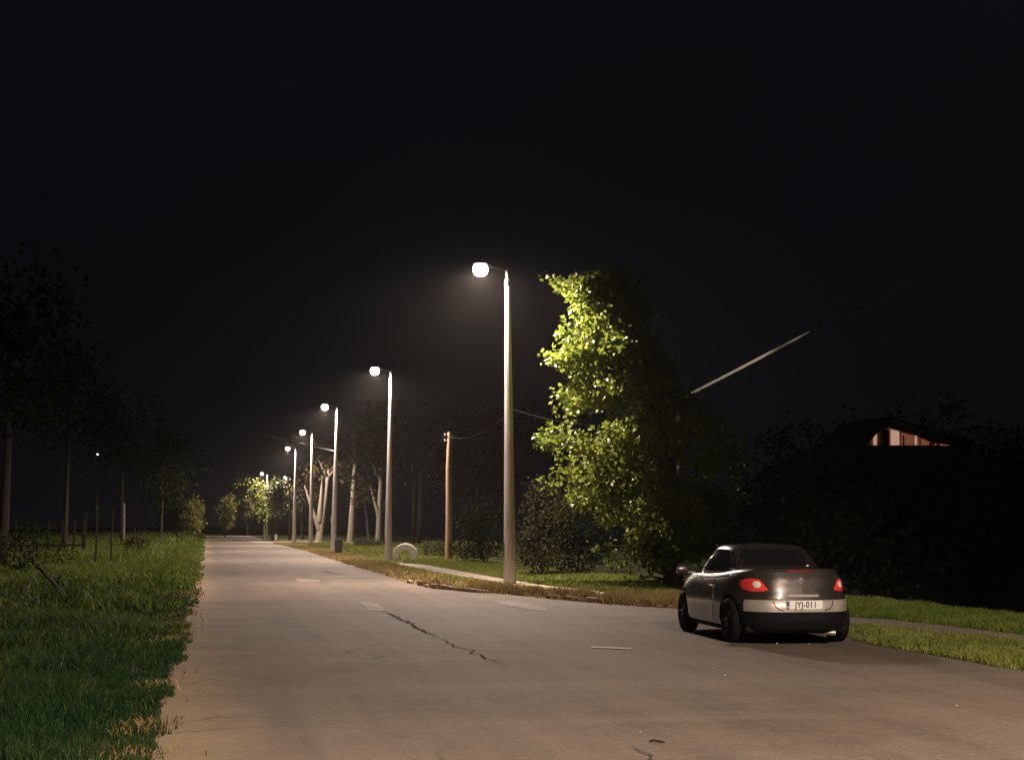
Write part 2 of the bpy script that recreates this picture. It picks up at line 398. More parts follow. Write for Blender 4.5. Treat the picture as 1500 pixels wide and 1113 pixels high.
# dry straw mixed at the left edge
n = 6500; Y = 8 + 60 * RNG.uniform(0, 1, n) ** 1.6; edge = np.interp(Y, [p[1] for p in LEFT_EDGE], [p[0] for p in LEFT_EDGE])
X = edge + RNG.normal(-.12, .15, n); cl = clump(X * 1.5, Y, 1.4, 5); kp_ = cl > .5
g = blades('dry_grass', np.stack([X, Y], 1)[kp_], .03 + .045 * cl[kp_], .003 + .0004 * Y[kp_] , M['dry'], .8)
tag(g, 'straw coloured dry grass along the left edge of the road', 'dry grass')

def fill(polypx, dens):
    poly = [G(*p) for p in polypx]; a = np.array(poly); lo, hi = a.min(0), a.max(0)
    n = int((hi[0] - lo[0]) * (hi[1] - lo[1]) * dens); X = RNG.uniform(lo[0], hi[0], n); Y = RNG.uniform(lo[1], hi[1], n)
    k = inside(poly, X, Y); return np.stack([X, Y], 1)[k]
# right side beside the car, between road and path
P = fill([(1200, 925), (1245, 934), (1300, 948), (1400, 964), (1500, 984), (1620, 1010), (1620, 960), (1500, 944), (1400, 929), (1300, 920), (1200, 908)], 900)
cl = clump(P[:, 0], P[:, 1], 1.6, 12); k = RNG.uniform(0, 1, len(P)) < .25 + .75 * cl
g = blades('grass', P[k], .035 + .08 * cl[k], .009, M['lawn'], .7); tag(g, 'short clumpy grass strip right of the parked car at the road edge', 'grass')
P = fill([(1100, 893), (1200, 902), (1300, 908), (1400, 919), (1500, 931), (1620, 945), (1620, 897), (1500, 890), (1400, 884), (1300, 879), (1100, 872)], 520)
cl = clump(P[:, 0], P[:, 1], 1.3, 13)
g = blades('grass', P, .07 + .09 * cl, .011, M['field'], .6); tag(g, 'grass bank beyond the footpath at the right, fading into the dark', 'grass')
X = RNG.uniform(9.7, 15.5, 30000); Y = RNG.uniform(2, 19.3, 30000); cl = clump(X, Y, 1.4, 19); k = (X < 11.3) | (X > 12.5)
g = blades('grass', np.stack([X, Y], 1)[k], .04 + .10 * cl[k], .009, M['lawn'], .7); tag(g, 'grass strip running on toward the camera at the right road edge', 'grass')
# lawn behind the pavement
P = fill([(590, 824), (650, 831), (740, 848), (800, 857), (870, 864), (930, 872), (1000, 872), (960, 850), (860, 838), (740, 826), (660, 817), (600, 815)], 260)
g = blades('lawn', P, .09, .014, M['lawn'], .6); tag(g, 'short lit lawn behind the pavement and the nearest lamp post', 'lawn')
P = fill([(430, 797), (500, 806), (580, 822), (600, 815), (700, 815), (640, 799), (560, 798), (480, 794)], 26)
g = blades('lawn', P, .12, .04, M['lawn'], .6); tag(g, 'yellowish lawn around the litter bin and the half buried tyre', 'lawn')
# dry weeds on the verge and over the kerb
Pg = fill([(870, 870), (800, 863), (740, 856), (650, 841), (590, 829), (560, 821), (500, 808), (440, 798), (430, 799), (500, 814), (560, 829), (640, 848), (740, 862), (870, 877)], 160)
g = blades('grass', Pg, .08, .016, M['lawn'], .7); tag(g, 'low green grass between the pavement and the dry kerb weeds', 'grass')
P = fill([(1030, 895), (950, 889), (890, 885), (820, 879), (740, 871), (690, 868), (640, 863), (560, 842), (525, 832), (500, 824), (440, 804), (400, 796), (430, 796), (470, 802), (560, 822), (590, 831), (650, 844), (740, 859), (800, 866), (870, 873), (920, 879), (1030, 884)], 190)
cl = clump(P[:, 0], P[:, 1], 1.7, 15); k = (RNG.uniform(0, 1, len(P)) < cl ** 1.2)
g = blades('dry_grass', P[k], .05 + .10 * cl[k], .014, M['dry'], .8); tag(g, 'dry brown weeds growing over the broken kerb and verge', 'dry grass')
n = 9000; t = RNG.uniform(0, 1, n); A = np.array([G(*p) for p in [(1010, 890), (950, 887), (890, 883), (820, 876), (740, 868.5), (690, 865.5), (640, 860)]])
u = t * (len(A) - 1); X = np.interp(u, range(len(A)), A[:, 0]) + RNG.normal(.0, .14, n); Y = np.interp(u, range(len(A)), A[:, 1]) + RNG.normal(.12, .2, n)
cl = clump(X, Y, 2.3, 18); k = cl > .42
g = blades('weeds', np.stack([X, Y], 1)[k], .10 + .2 * cl[k] * (.5 + .5 * t[k] ** 0), .013, M['dry'], .7); tag(g, 'orange brown weed clumps lining the kerb before the lamp post', 'weeds')
P = fill([(880, 884), (1010, 892), (1010, 878), (900, 872)], 260)
g = blades('weeds', P, .22, .012, M['dry'], .7); tag(g, 'tall brown weeds at the foot of the big tree left of the car', 'weeds')

# ------------------------------------------------------------------ leaves and trees
def leaves(C, size, down=.5, out=None, fold=.25, wide=.42):
    """C (n,3) leaf bases; returns verts, tris of folded five-pointed leaves"""
    n = len(C); d = RNG.normal(0, 1, (n, 3)); d[:, 2] = d[:, 2] * .6 - down
    if out is not None: d += out * .9
    d /= np.linalg.norm(d, axis=1)[:, None]
    s = RNG.normal(0, 1, (n, 3)); s -= (s * d).sum(1)[:, None] * d; s /= np.linalg.norm(s, axis=1)[:, None]
    nn = np.cross(d, s); sz = size * RNG.uniform(.6, 1.25, n)[:, None]
    b0 = C; m1 = C + d * sz * .38 - nn * sz * fold * .2; tip = C + d * sz - nn * sz * fold * .5
    l = C + d * sz * .42 + s * sz * wide + nn * sz * fold * .35; r = C + d * sz * .42 - s * sz * wide + nn * sz * fold * .35
    V = np.stack([b0, l, tip, r, m1], 1).reshape(-1, 3); k = np.arange(n)[:, None] * 5
    T = np.concatenate([k + np.array([[0, 4, 1]]), k + np.array([[4, 2, 1]]), k + np.array([[0, 3, 4]]), k + np.array([[4, 3, 2]])], 0)
    return V, T
def clusters(cent, n_per, spread, size, down=.5, wide=.42, center=None, flat=.75):
    C = np.repeat(cent, n_per, 0); off = RNG.normal(0, 1, C.shape); off[:, 2] *= flat
    off /= np.maximum(.6, np.linalg.norm(off, axis=1)[:, None] / 1.4)
    out = off / np.linalg.norm(off, axis=1)[:, None]
    return leaves(C + off * spread, size, down, out, wide=wide)
def wob(p, q, n, amp):
    p, q = Vector(p), Vector(q); out = []
    for i in range(n + 1):
        t = i / n; v = p.lerp(q, t); a = amp * math.sin(PI * t)
        out.append(v + Vector((random.uniform(-a, a), random.uniform(-a, a), random.uniform(-a, a) + a * .6)))
    return out
def ell_points(c, r, n, shell=.35):
    p = RNG.normal(0, 1, (n, 3)); p /= np.linalg.norm(p, axis=1)[:, None]
    rad = (shell + (1 - shell) * RNG.uniform(0, 1, n) ** .6)[:, None]
    return np.array(c) + p * rad * np.array(r)
def tree(name, base, crown_c, crown_r, ncl, nper, leaf, spread, lm, bm_, tr, label, cat='tree', group=None, limbs=9, down=.4, lobes=5, fork=None):
    root = empty(name, base, label, cat, group)
    # crown: several uneven lobes rather than one ball
    c0 = np.array(crown_c, float); r0 = np.array(crown_r, float); pts = [ell_points(c0, r0 * .72, int(ncl * .4))]
    for i in range(lobes):
        a = RNG.uniform(0, 2 * PI); e = RNG.uniform(-.7, .9)
        q = c0 + r0 * .58 * np.array([math.cos(a) * math.cos(e), math.sin(a) * math.cos(e), math.sin(e)])
        pts.append(ell_points(q, r0 * RNG.uniform(.3, .52), int(ncl * .6 / lobes)))
    P = np.concatenate(pts); V, T = clusters(P, nper, spread, leaf, down)
    link('crown', mesh_np('crown', V, T), M[lm], root)
    b_ = MB(); th = crown_c[2]
    mid = Vector((crown_c[0] * .6 + random.uniform(-.1, .1), crown_c[1] * .6, th * .55))
    top = Vector((crown_c[0], crown_c[1], th + crown_r[2] * .3))
    b_.tube([(0, 0, -.1), (0, 0, .25), mid * .5, mid, mid.lerp(top, .5), top], [tr * 1.35, tr * 1.05, tr * .9, tr * .72, tr * .45, tr * .12], 9)
    for i in range(limbs):
        e = P[random.randrange(len(P))]; t = random.uniform(.15, .85); s0 = mid.lerp(top, t)
        b_.tube(wob(s0, Vector(e), 4, .12 * crown_r[2] * .3), [tr * .38, tr * .3, tr * .2, tr * .12, tr * .04], 6)
    if fork:
        for q in fork: b_.tube(wob((0, 0, q[3]), q[:3], 4, .06), [tr * .75, tr * .6, tr * .45, tr * .28, tr * .06], 8)
    b_.build('trunk', M[bm_], root, True)
    return root

# --- the big broad-leaved tree beside the nearest lamp
TY = 45.0; tb = at(985, 862, TY); tx = tb[0]
big = empty('broadleaf_tree', (tx, TY, 0), 'big broad leaved tree lit yellow green on the lamp side, dark behind the car', 'tree')
Lp = [(402, 842, 858), (418, 832, 885), (440, 836, 912), (460, 830, 935), (480, 824, 950), (500, 808, 965), (520, 806, 975), (535, 822, 985), (550, 828, 995), (570, 808, 1010), (590, 806, 1030), (605, 806, 1055), (622, 800, 1075), (640, 780, 1090), (665, 778, 1095), (690, 784, 1100), (710, 802, 1105), (728, 815, 1105), (745, 845, 1105), (760, 880, 1100), (780, 905, 1090), (820, 920, 1080)]
cp = []
ya = np.array([l[0] for l in Lp], float); xl = np.array([l[1] for l in Lp], float); xr = np.array([l[2] for l in Lp], float)
while len(cp) < 1500:
    # one leafy bough: a string of clumps running outward and drooping at its end
    y = random.uniform(408, 815); l = np.interp(y, ya, xl) + 10; r = np.interp(y, ya, xr) - 6; w = r - l
    t = random.uniform(0, 1) ** 1.1; x = l + t * w
    hw = w / 2 * TY / F; u = (x - (l + r) / 2) / (w / 2); dm = hw * math.sqrt(max(.02, 1 - u * u)) * .95
    dy = dm * (random.choice((-1, 1)) * random.uniform(.2, 1) ** .5) + .5 * (1 - t)
    tip_ = Vector(at(x, y, TY + dy)); hub = Vector((tx - .1 * (tip_.z), TY, tip_.z - .3)); dr = (hub - tip_); ln_ = min(dr.length, random.uniform(.5, 1.4)); dr.normalize()
    for q in range(random.randint(6, 13)):
        s_ = random.random() ** 1.2; p_ = tip_ + dr * ln_ * s_ + Vector((random.gauss(0, .14), random.gauss(0, .14), random.gauss(0, .12) + .32 * s_ - .1))
        cp.append((p_.x - tx, p_.y - TY, p_.z))
# low twigs: the lit row, suckers near the foot
low = []
for x, y, n_ in [(799, 406, 1), (806, 404, 1), (812, 410, 1), (820, 414, 1), (826, 420, 2), (835, 412, 1), (846, 408, 2), (870, 797, 1), (885, 798, 1), (900, 798, 1), (915, 797, 1), (925, 800, 2), (938, 805, 2), (893, 818, 2), (905, 825, 2), (918, 822, 2), (930, 815, 1), (915, 852, 2), (925, 857, 2), (938, 853, 2), (930, 845, 1), (948, 862, 1), (945, 800, 3), (960, 830, 3), (950, 815, 3), (870, 740, 2), (855, 748, 1), (890, 750, 2), (905, 760, 1)]:
    for _ in range(n_):
        a = at(x + random.uniform(-4, 4), y + random.uniform(-3, 3), 44.0 + random.uniform(-.5, .5)); low.append((a[0] - tx, a[1] - TY, a[2]))
cp = np.array(cp); low = np.array(low)
V1, T1 = clusters(cp, 20, .20, .155, .8); V2, T2 = clusters(low, 7, .11, .15, .5)
link('crown', mesh_np('crown', np.concatenate([V1, V2]), np.concatenate([T1, T2 + len(V1)])), M['leaf'], big)
b_ = MB(); ax = [(0, 0, -.15), (.02, 0, .4), (-.05, .05, 1.4), (.1, 0, 2.6), (-.2, .1, 4.2), (-.7, 0, 6.0), (-1.3, 0, 7.4)]
b_.tube(ax, [.34, .26, .22, .2, .15, .1, .04], 12)
for i in range(46):
    e = cp[random.randrange(len(cp))]; zt = max(1.0, min(6.8, e[2] - random.uniform(.4, 1.6))); a = np.interp(zt, [p[2] for p in ax], [p[0] for p in ax])
    b_.tube(wob((a, 0, zt), e, 5, .16), [.07, .055, .042, .03, .02, .008], 6)
for i in range(0, len(low), 3):
    e = low[i]; b_.tube(wob((0, 0, max(.15, e[2] * .75)), e, 4, .1), [.03, .024, .018, .012, .006], 5)
b_.build('trunk', M['bark'], big, True)

# --- dim shrub between lamp post and big tree
def bush(name, px, py, Y, h, w, lm, label, ncl=140, nper=12, leaf=.07, spread=.12, cat='bush', group=None, dpt=None):
    a = at(px, py, Y); z0 = float(gz(a[0], Y))
    root = empty(name, (a[0], Y, z0), label, cat, group); dpt = dpt or w * .8
    P = [ell_points((0, 0, h * .5), (w * .5, dpt * .5, h * .5), int(ncl * .45), .5)]
    for i in range(5): P.append(ell_points((random.uniform(-.3, .3) * w, random.uniform(-.3, .3) * dpt, h * random.uniform(.2, .8)), (w * .3, dpt * .3, h * .25), int(ncl * .11)))
    P = np.concatenate(P); P[:, 2] = np.maximum(P[:, 2], .1)
    V, T = clusters(P, nper, spread, leaf, .2); link('foliage', mesh_np('foliage', V, T), M[lm], root)
    s_ = MB()
    for i in range(6): s_.tube(wob((random.uniform(-.1, .1), random.uniform(-.1, .1), -.05), P[random.randrange(len(P))], 4, .08), [.03, .025, .02, .012, .005], 5)
    s_.build('stem', M['bark'], root, True); return root
bush('shrub', 795, 836, 53.5, 3.3, 2.0, 'shrubleaf', 'tall dim shrub right behind the nearest lamp post', 420, 12, .09, .14)
bush('shrub', 850, 836, 56, 2.6, 2.4, 'leaf_dark', 'dark shrub between the tall dim shrub and the big tree', 260, 12, .10, .16)
bush('shrub', 712, 818, 72, 3.0, 2.6, 'leaf_dark', 'dark loose shrub standing behind the long clipped hedge', 220, 12, .12, .18)
# clipped hedge right of the utility pole
def hedge(px0, px1, py, h, dpt, label):
    x0, y0 = G(px0, py); x1, y1 = G(px1, py); yb = (y0 + y1) / 2
    root = empty('hedge', ((x0 + x1) / 2, yb, 0), label, 'hedge'); w = x1 - x0
    n = int(w * dpt * 95); P = np.stack([RNG.uniform(-w / 2, w / 2, n), RNG.uniform(0, dpt, n), RNG.uniform(.05, h, n)], 1)
    P[:, 2] *= 1 + .10 * (clump(P[:, 0], P[:, 1], 1.2, 31) - .5)
    V, T = clusters(P, 9, .09, .08, .0); link('foliage', mesh_np('foliage', V, T), M['hedge'], root)
    s_ = MB()
    for i in range(8): MB().tube([(w * (i / 8 - .45), dpt * .5, -.05), (w * (i / 8 - .44), dpt * .5, h * .8)], [.03, .015], 5).build('stem', M['bark'], root)
    return root
hedge(618, 735, 816, .80, 1.6, 'low clipped hedge with a lit flat top between the wooden pole and nearest lamp post')
hedge(520, 560, 800, .5, 1.4, 'low dark hedge behind the litter bin and the second lamp post')

# --- trees with pale trunks far along the right side
def pole_y(k): return 47.0 + 29.4 * k
def far(px, py): return G(px, py)
x, y = far(467, 793); tree('poplar_tree', (x, y, 0), (1.2, .8, 8.2), (2.8, 2.6, 3.8), 130, 10, .34, .5, 'leaf_brown', 'pale_bark', .36, 'pale forked trunk between the third and fourth lamp posts', 'tree', 'pale trunked trees beyond the lawn', 7, fork=[(-1.5, 0, 5.6, 1.2), (.3, .2, 6.5, 2.0)])
x, y = far(514, 793); tree('poplar_tree', (x, y, 0), (.4, 0, 9.4), (2.6, 2.4, 3.8), 90, 10, .3, .45, 'leaf_dark', 'pale_bark', .38, 'straight pale trunk right of the litter bin', 'tree', 'pale trunked trees beyond the lawn', 5)
x, y = far(555, 793); tree('poplar_tree', (x, y, 0), (.3, 0, 9.2), (3.0, 2.4, 3.6), 90, 10, .3, .45, 'leaf_dark', 'pale_bark', .36, 'bright forked trunk left of the second lamp post', 'tree', 'pale trunked trees beyond the lawn', 5, fork=[(-.9, 0, 5.6, 2.6), (1.1, 0, 5.2, 2.3)])
x, y = far(541, 797); tree('young_tree', (x, y, 0), (-.6, 0, 4.4), (1.5, 1.2, 1.7), 50, 9, .24, .3, 'leaf_brown', 'bark', .14, 'thin dark trunk with a small brownish crown beside the bright forked trunk', 'tree', None, 5)
# lit trees at the far end of the lamp row
for px, py, Y, cz, r, lm, lab in [
        (387, 786, 194, 3.9, (1.5, 1.5, 2.1), 'leaf', 'small bright green tree far down the road, left of the lit row'),
        (399, 786, 189, 4.6, (1.2, 1.3, 2.6), 'leaf_silver', 'silvery lit tree far down the road, right of the bright green one'),
        (404, 786, 187, 4.9, (1.2, 1.2, 3.0), 'leaf_silver', 'tall silvery tree catching light left of the fifth lamp'),
        (424, 786, 184, 5.2, (2.6, 2.4, 3.0), 'leaf_brown', 'brownish tree crown behind the fifth lamp post'),
        (443, 787, 190, 5.4, (3.2, 2.6, 3.4), 'leaf_brown', 'brownish tree crown between the fourth and fifth lamp posts'),
        (400, 783, 240, 6.0, (6.5, 3, 5.2), 'leaf_far', 'large dark tree behind the lit row at the end of the street'),
        (362, 783, 262, 5.6, (5.4, 3, 5.0), 'leaf_far', 'dark tree closing the end of the road')]:
    a = at(px, py, Y)
    tree('street_tree', (a[0], Y, 0), (0, 0, cz), r, 110, 11, .26, .36, lm, 'bark', .16, lab, 'tree', 'trees at the far end of the lamp row', 5)
a = at(329, 780, 240); tree('roadside_tree', (a[0], 240, 0), (.4, 0, 3.2), (1.7, 1.5, 3.0), 170, 12, .24, .35, 'leaf_far', 'bark', .16, 'leafy olive tree standing where the road ends', 'tree', None, 5)
a = at(286, 780, 164); tree('roadside_tree', (a[0], 164, 0), (-.2, 0, 2.4), (1.4, 1.4, 2.4), 200, 12, .2, .28, 'leaf_far', 'bark', .12, 'olive tree leaning over the left road edge, nearer of the two at the road end', 'tree', None, 5)
a = at(262, 780, 165); tree('roadside_tree', (a[0], 165, 0), (-.5, 0, 2.6), (2.2, 1.6, 2.4), 150, 12, .22, .35, 'leaf_dark', 'bark', .14, 'dark shrubby tree left of the olive trees at the road end', 'tree', None, 5)
# --- dark trees on the left
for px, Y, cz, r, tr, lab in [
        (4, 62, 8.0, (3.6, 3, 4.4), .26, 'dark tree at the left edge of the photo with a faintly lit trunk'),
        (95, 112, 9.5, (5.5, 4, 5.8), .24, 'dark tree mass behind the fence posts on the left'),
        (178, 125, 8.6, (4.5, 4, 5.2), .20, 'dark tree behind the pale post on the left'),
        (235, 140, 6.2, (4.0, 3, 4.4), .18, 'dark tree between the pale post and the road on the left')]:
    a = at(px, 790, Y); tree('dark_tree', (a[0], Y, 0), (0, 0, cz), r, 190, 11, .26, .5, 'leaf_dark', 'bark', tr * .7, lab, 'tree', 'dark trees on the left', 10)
bush('shrub', 202, 795, 92, 1.5, 1.5, 'leaf_brown', 'small brownish shrub right of the pale post on the left', 60, 9, .12, .16)
bush('shrub', 30, 838, 55, 1.7, 3.0, 'leaf_dark', 'dark bramble bush at the foot of the leftmost tree', 160, 10, .09, .2)
# leaning dead branches in the left grass
for i, (p, q) in enumerate([((18, 800), (92, 868)), ((40, 812), (66, 842)), ((78, 845), (98, 872))]):
    A = at(*p, 40); B = at(*q, 38); B = (B[0], B[1], max(0.05, B[2])); b_ = MB(); pts = wob(A, B, 6, .06); b_.tube(pts, [.012, .018, .022, .026, .03, .034, .036], 6)
    for j in (1, 2, 4): b_.tube(wob(pts[j], pts[j] + Vector((random.uniform(-.3, .3), 0, random.uniform(.1, .35))), 3, .03), [.01, .008, .006, .003], 5)
    o = b_.build('dead_branch', M['bark'], None, True); tag(o, ['long dead branch leaning into the left grass', 'short upright dead branch beside the long one in the left grass', 'small fallen dead branch low in the left grass'][i], 'branch', 'dead branches in the left grass')

# dark trees behind the right side
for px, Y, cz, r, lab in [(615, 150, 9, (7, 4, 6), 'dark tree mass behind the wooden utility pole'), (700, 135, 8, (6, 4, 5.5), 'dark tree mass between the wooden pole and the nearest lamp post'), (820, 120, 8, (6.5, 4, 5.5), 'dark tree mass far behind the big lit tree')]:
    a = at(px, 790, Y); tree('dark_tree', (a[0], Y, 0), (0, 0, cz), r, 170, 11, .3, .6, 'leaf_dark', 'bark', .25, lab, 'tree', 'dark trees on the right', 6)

# dark wood closing the view behind and before the house on the right
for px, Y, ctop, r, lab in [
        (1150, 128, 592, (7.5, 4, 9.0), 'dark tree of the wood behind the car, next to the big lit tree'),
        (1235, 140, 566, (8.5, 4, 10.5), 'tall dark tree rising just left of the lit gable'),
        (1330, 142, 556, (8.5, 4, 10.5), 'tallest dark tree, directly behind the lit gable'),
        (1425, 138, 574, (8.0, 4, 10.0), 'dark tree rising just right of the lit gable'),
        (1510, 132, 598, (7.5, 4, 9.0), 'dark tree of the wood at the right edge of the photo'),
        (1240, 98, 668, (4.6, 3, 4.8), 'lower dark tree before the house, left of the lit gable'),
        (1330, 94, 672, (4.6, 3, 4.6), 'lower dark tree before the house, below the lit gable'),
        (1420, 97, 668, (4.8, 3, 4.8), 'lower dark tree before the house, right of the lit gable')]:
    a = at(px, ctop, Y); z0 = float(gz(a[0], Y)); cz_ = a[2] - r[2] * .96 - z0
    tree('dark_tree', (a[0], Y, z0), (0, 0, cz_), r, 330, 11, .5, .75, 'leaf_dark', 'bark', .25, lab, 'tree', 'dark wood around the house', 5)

# ------------------------------------------------------------------ street lamps
SPOT_W = 11000
def make_lamp():
    root = empty('street_lamp', (0, 0, 0), 'x', 'street lamp', 'street lamps along the right side of the road')
    H = 8.75; b_ = MB(); b_.lathe([(0, -.1), (.188, -.1), (.182, .3), (.13, H * .5), (.078, H), (0, H + .01)], 12)
    b_.build('post', M['concrete'], root)
    a = MB(); a.lathe([(.095, H - .12), (.095, H + .04), (.06, H + .06), (.052, H + .3), (.03, H + .42), (.0, H + .43)], 12)
    a.tube([(0, 0, H + .28), (-.12, 0, H + .37), (-.32, 0, H + .42), (-.52, 0, H + .43)], [.028, .028, .028, .03], 8)
    a.build('arm', M['oldmetal'], root, True)
    h = MB(); h.lathe([(.03, .25), (.11, .245), (.17, .215), (.20, .17), (.205, .155), (.19, .15), (.0, .16)], 20, (-.80, 0, H + .36), sx=1.1)
    h.box((-.54, 0, H + .46), (.14, .12, .10), .02); h.build('lamp_housing', M['oldmetal'], root, True)
    g_ = MB(); g_.lathe([(.15, .148), (.19, .10), (.215, .03), (.22, -.03), (.20, -.10), (.16, -.165), (.10, -.205), (.0, -.222)], 18, (-.80, 0, H + .36), sx=1.04)
    g_.build('lamp_bowl', M['lamp'], root, True)
    ld = bpy.data.lights.new('lamp_light', 'SPOT'); ld.energy = SPOT_W; ld.color = LAMP_C; ld.spot_size = math.radians(175); ld.spot_blend = .4; ld.shadow_soft_size = .08
    lo = link('lamp_light', ld, None, root); lo.location = (-.80, 0, H + .36 - .04)
    s_ = MB(); s_.box((-.176, 0, 1.0), (.02, .14, .40), .004).build('service_door', M['darkmetal'], root)
    return root
lamp0 = make_lamp()
spots = [(747, 855, 'nearest visible street lamp, tallest in the photo, left of the big lit tree', .0),
         (568, 820, 'second street lamp, beside the half buried white tyre', .012),
         (488, 803, 'third street lamp, with the litter bin at its foot', .02),
         (455, 797, 'fourth street lamp, before the pale forked trunk', .006),
         (430.5, 793, 'fifth street lamp, before the brownish crowns', .010)]
for i, (px, py, lab, tilt) in enumerate(spots):
    o = lamp0 if i == 0 else copy_tree(lamp0)
    x = 8.62; Y = G(px, py)[1] if i < 2 else pole_y(i) * .985
    x = at(px, py, Y)[0]
    o.location = (x, Y, 0); o.rotation_euler = (0, tilt - (.008 if i == 0 else 0), random.uniform(-.04, .04)); o['label'] = lab
for yk, sz, lab in ((191, .78, 'sixth street lamp, its head hidden by the silvery tree tops'), (243, 1, 'farthest street lamp, a pinpoint above the bright green tree')):
    o = copy_tree(lamp0); o.location = (8.6 + (.75 if sz < 1 else 0), yk, 0); o.scale = (1 if sz == 1 else .7, 1, sz); o['label'] = lab
o = copy_tree(lamp0); o.location = (8.75, 3.5, 0); o['label'] = 'street lamp beside the camera lighting the foreground road'
for ch in list(o.children):
    if ch.type == 'LIGHT':
        nl = bpy.data.lights.new('shielded_lamp_light', 'SPOT'); nl.energy = 16500; nl.color = (1, .79, .61); nl.spot_size = math.radians(159); nl.spot_blend = .14; nl.shadow_soft_size = .1; nm = ch.name; pr = ch.parent; lc = ch.location.copy(); bpy.data.objects.remove(ch); q_ = link(nm, nl, None, pr); q_.location = lc
    elif ch.name.startswith('lamp_bowl'):
        ch.data = ch.data.copy(); ch.data.materials[0] = bowl_mat('lit_shielded_bowl', (1, .82, .70), 12)

# far small lights
def mast(px, py, Y, h_extra, label):
    a = at(px, py, Y); r = empty('yard_lamp', (a[0], Y, 0), label, 'yard lamp')
    MB().tube([(0, 0, -.1), (0, 0, a[2] - .15)], [.07, .04], 8).build('mast', M['darkmetal'], r)
    MB().lathe([(0, .12), (.12, .08), (.13, 0), (.0, .0)], 12, (0, 0, a[2])).build('lamp_cap', M['darkmetal'], r)
    MB().lathe([(.10, -.02), (.10, -.12), (.05, -.19), (0, -.2)], 12, (0, 0, a[2])).build('lamp_bowl', M['lamp_far'], r, True)
mast(143, 664, 180, 0, 'tiny white yard lamp glowing above the dark trees on the left')


# ------------------------------------------------------------------ utility poles and cables
def upole(x, y, h, label, r=.15, mt='wood'):
    o = empty('utility_pole', (x, y, float(gz(x, y))), label, 'utility pole', 'wooden utility poles behind the lamps'); h = h - float(gz(x, y))
    MB().tube([(0, 0, -.1), (.02, 0, h * .3), (.0, 0, h * .7), (.05, 0, h)], [r * 1.25, r * 1.1, r * .95, r * .8], 10).build('pole', M[mt], o, True)
    for sz in (h - .12, h - .4):
        c_ = MB().lathe([(0, sz + .08), (.035, sz + .06), (.05, sz), (.03, sz - .06), (0, sz - .07)], 10, (-.19, 0, 0)).tube([(0, 0, sz), (-.2, 0, sz)], .012, 6)
        c_.build('insulator', M['metal'], o, True)
    return o
ux, uy = G(657, 820); uh = at(663, 633, uy)[2]
upole(ux, uy, uh, 'reddish brown wooden utility pole between the second lamp and the nearest lamp', .15)
U2 = at(606, 780, 150); upole(U2[0], 150, 7.2, 'dim far utility pole left of the reddish brown one', .12, 'bark')
c0 = at(985, 590, 56); c1 = at(1195, 481, 44); end = Vector(c0) + (Vector(c1) - Vector(c0)) * 2.25
upole(c0[0] + .2, 56, c0[2] + .15, 'utility pole hidden behind the big lit tree', .13, 'bark')
upole(end.x + .2, end.y, end.z + .15, 'utility pole just right of the camera view holding the bright cable')
def cable(name, A, B, sag, r, label, group=None, mt='cable'):
    A, B = Vector(A), Vector(B); pts = []
    for i in range(25):
        t = i / 24; p = A.lerp(B, t); p.z -= 4 * sag * t * (1 - t); pts.append(p)
    o = MB().tube(pts, r if not hasattr(r, '__len__') else r, 6).build(name, M[mt], None, True); return tag(o, label, 'cable', group)
mid_ = Vector(c0).lerp(end, .4444)
bc = cable('overhead_cable', c0, mid_, .03, [.05] * 19 + [.046, .04, .034, .028, .024, .02], 'thick pale overhead cable catching the light right of the big tree')  # end taper imitates the light fading along the cable
MB().tube([mid_ + (end - mid_) * (i / 8) - Vector((0, 0, .35 * (i / 8) * (1 - i / 8))) for i in range(9)], .014, 5).build('wire', M['bark'], bc)  # unlit rest of the cable, lack of light painted as thin and dark
MB().lathe([(0, -.3), (.07, -.28), (.07, .28), (0, .3)], 10).build('clamp', M['oldmetal'], bc).matrix_world = Matrix.Translation(mid_) @ (end - mid_).to_track_quat('Z', 'X').to_matrix().to_4x4()
cable('overhead_cable', (ux - .19, uy, uh - .12), (8.72, 46.9, 5.05), .45, .010, 'thin dim wire from the reddish wooden pole to the nearest lamp post', 'thin wires beside the nearest lamp post', 'bark')
cable('overhead_cable', (8.75, 47.1, 5.05), (c0[0] + .1, 56, c0[2] - .35), .45, .010, 'thin dim wire from the nearest lamp post into the big tree', 'thin wires beside the nearest lamp post', 'bark')
cable('overhead_cable', (ux - .19, uy, uh - .15), (U2[0] - .2, 150, 6.9), .3, .012, 'thin cable between the reddish wooden pole and the far one', 'thin cables between the wooden poles', 'bark')
c2 = at(487, 660, 112); c3 = at(440, 650, 122); dv = Vector(c3) - Vector(c2)
cable('service_cable', at(490, 660.7, 106), at(360, 632, 150), .0, .045, 'lit cable crossing the road from the third lamp post')

# ------------------------------------------------------------------ things on the right
bx, by = G(496, 811)
bn = empty('litter_bin', (bx, by, 0), 'dark square litter bin on the verge at the foot of the third lamp', 'litter bin')
MB().box((0, 0, .42), (.40, .40, .74), .03, 0, 1.1).build('bin_body', plain('bin_plastic', (.014, .010, .009), .7), bn)
MB().box((0, 0, .83), (.52, .50, .06), .02).box((0, 0, .88), (.40, .38, .05), .02).build('lid', plain('bin_lid', (.06, .06, .06), .45), bn)
for sx in (-1, 1): MB().box((sx * .15, 0, .025), (.06, .3, .05), .01).build('foot', M['darkmetal'], bn)

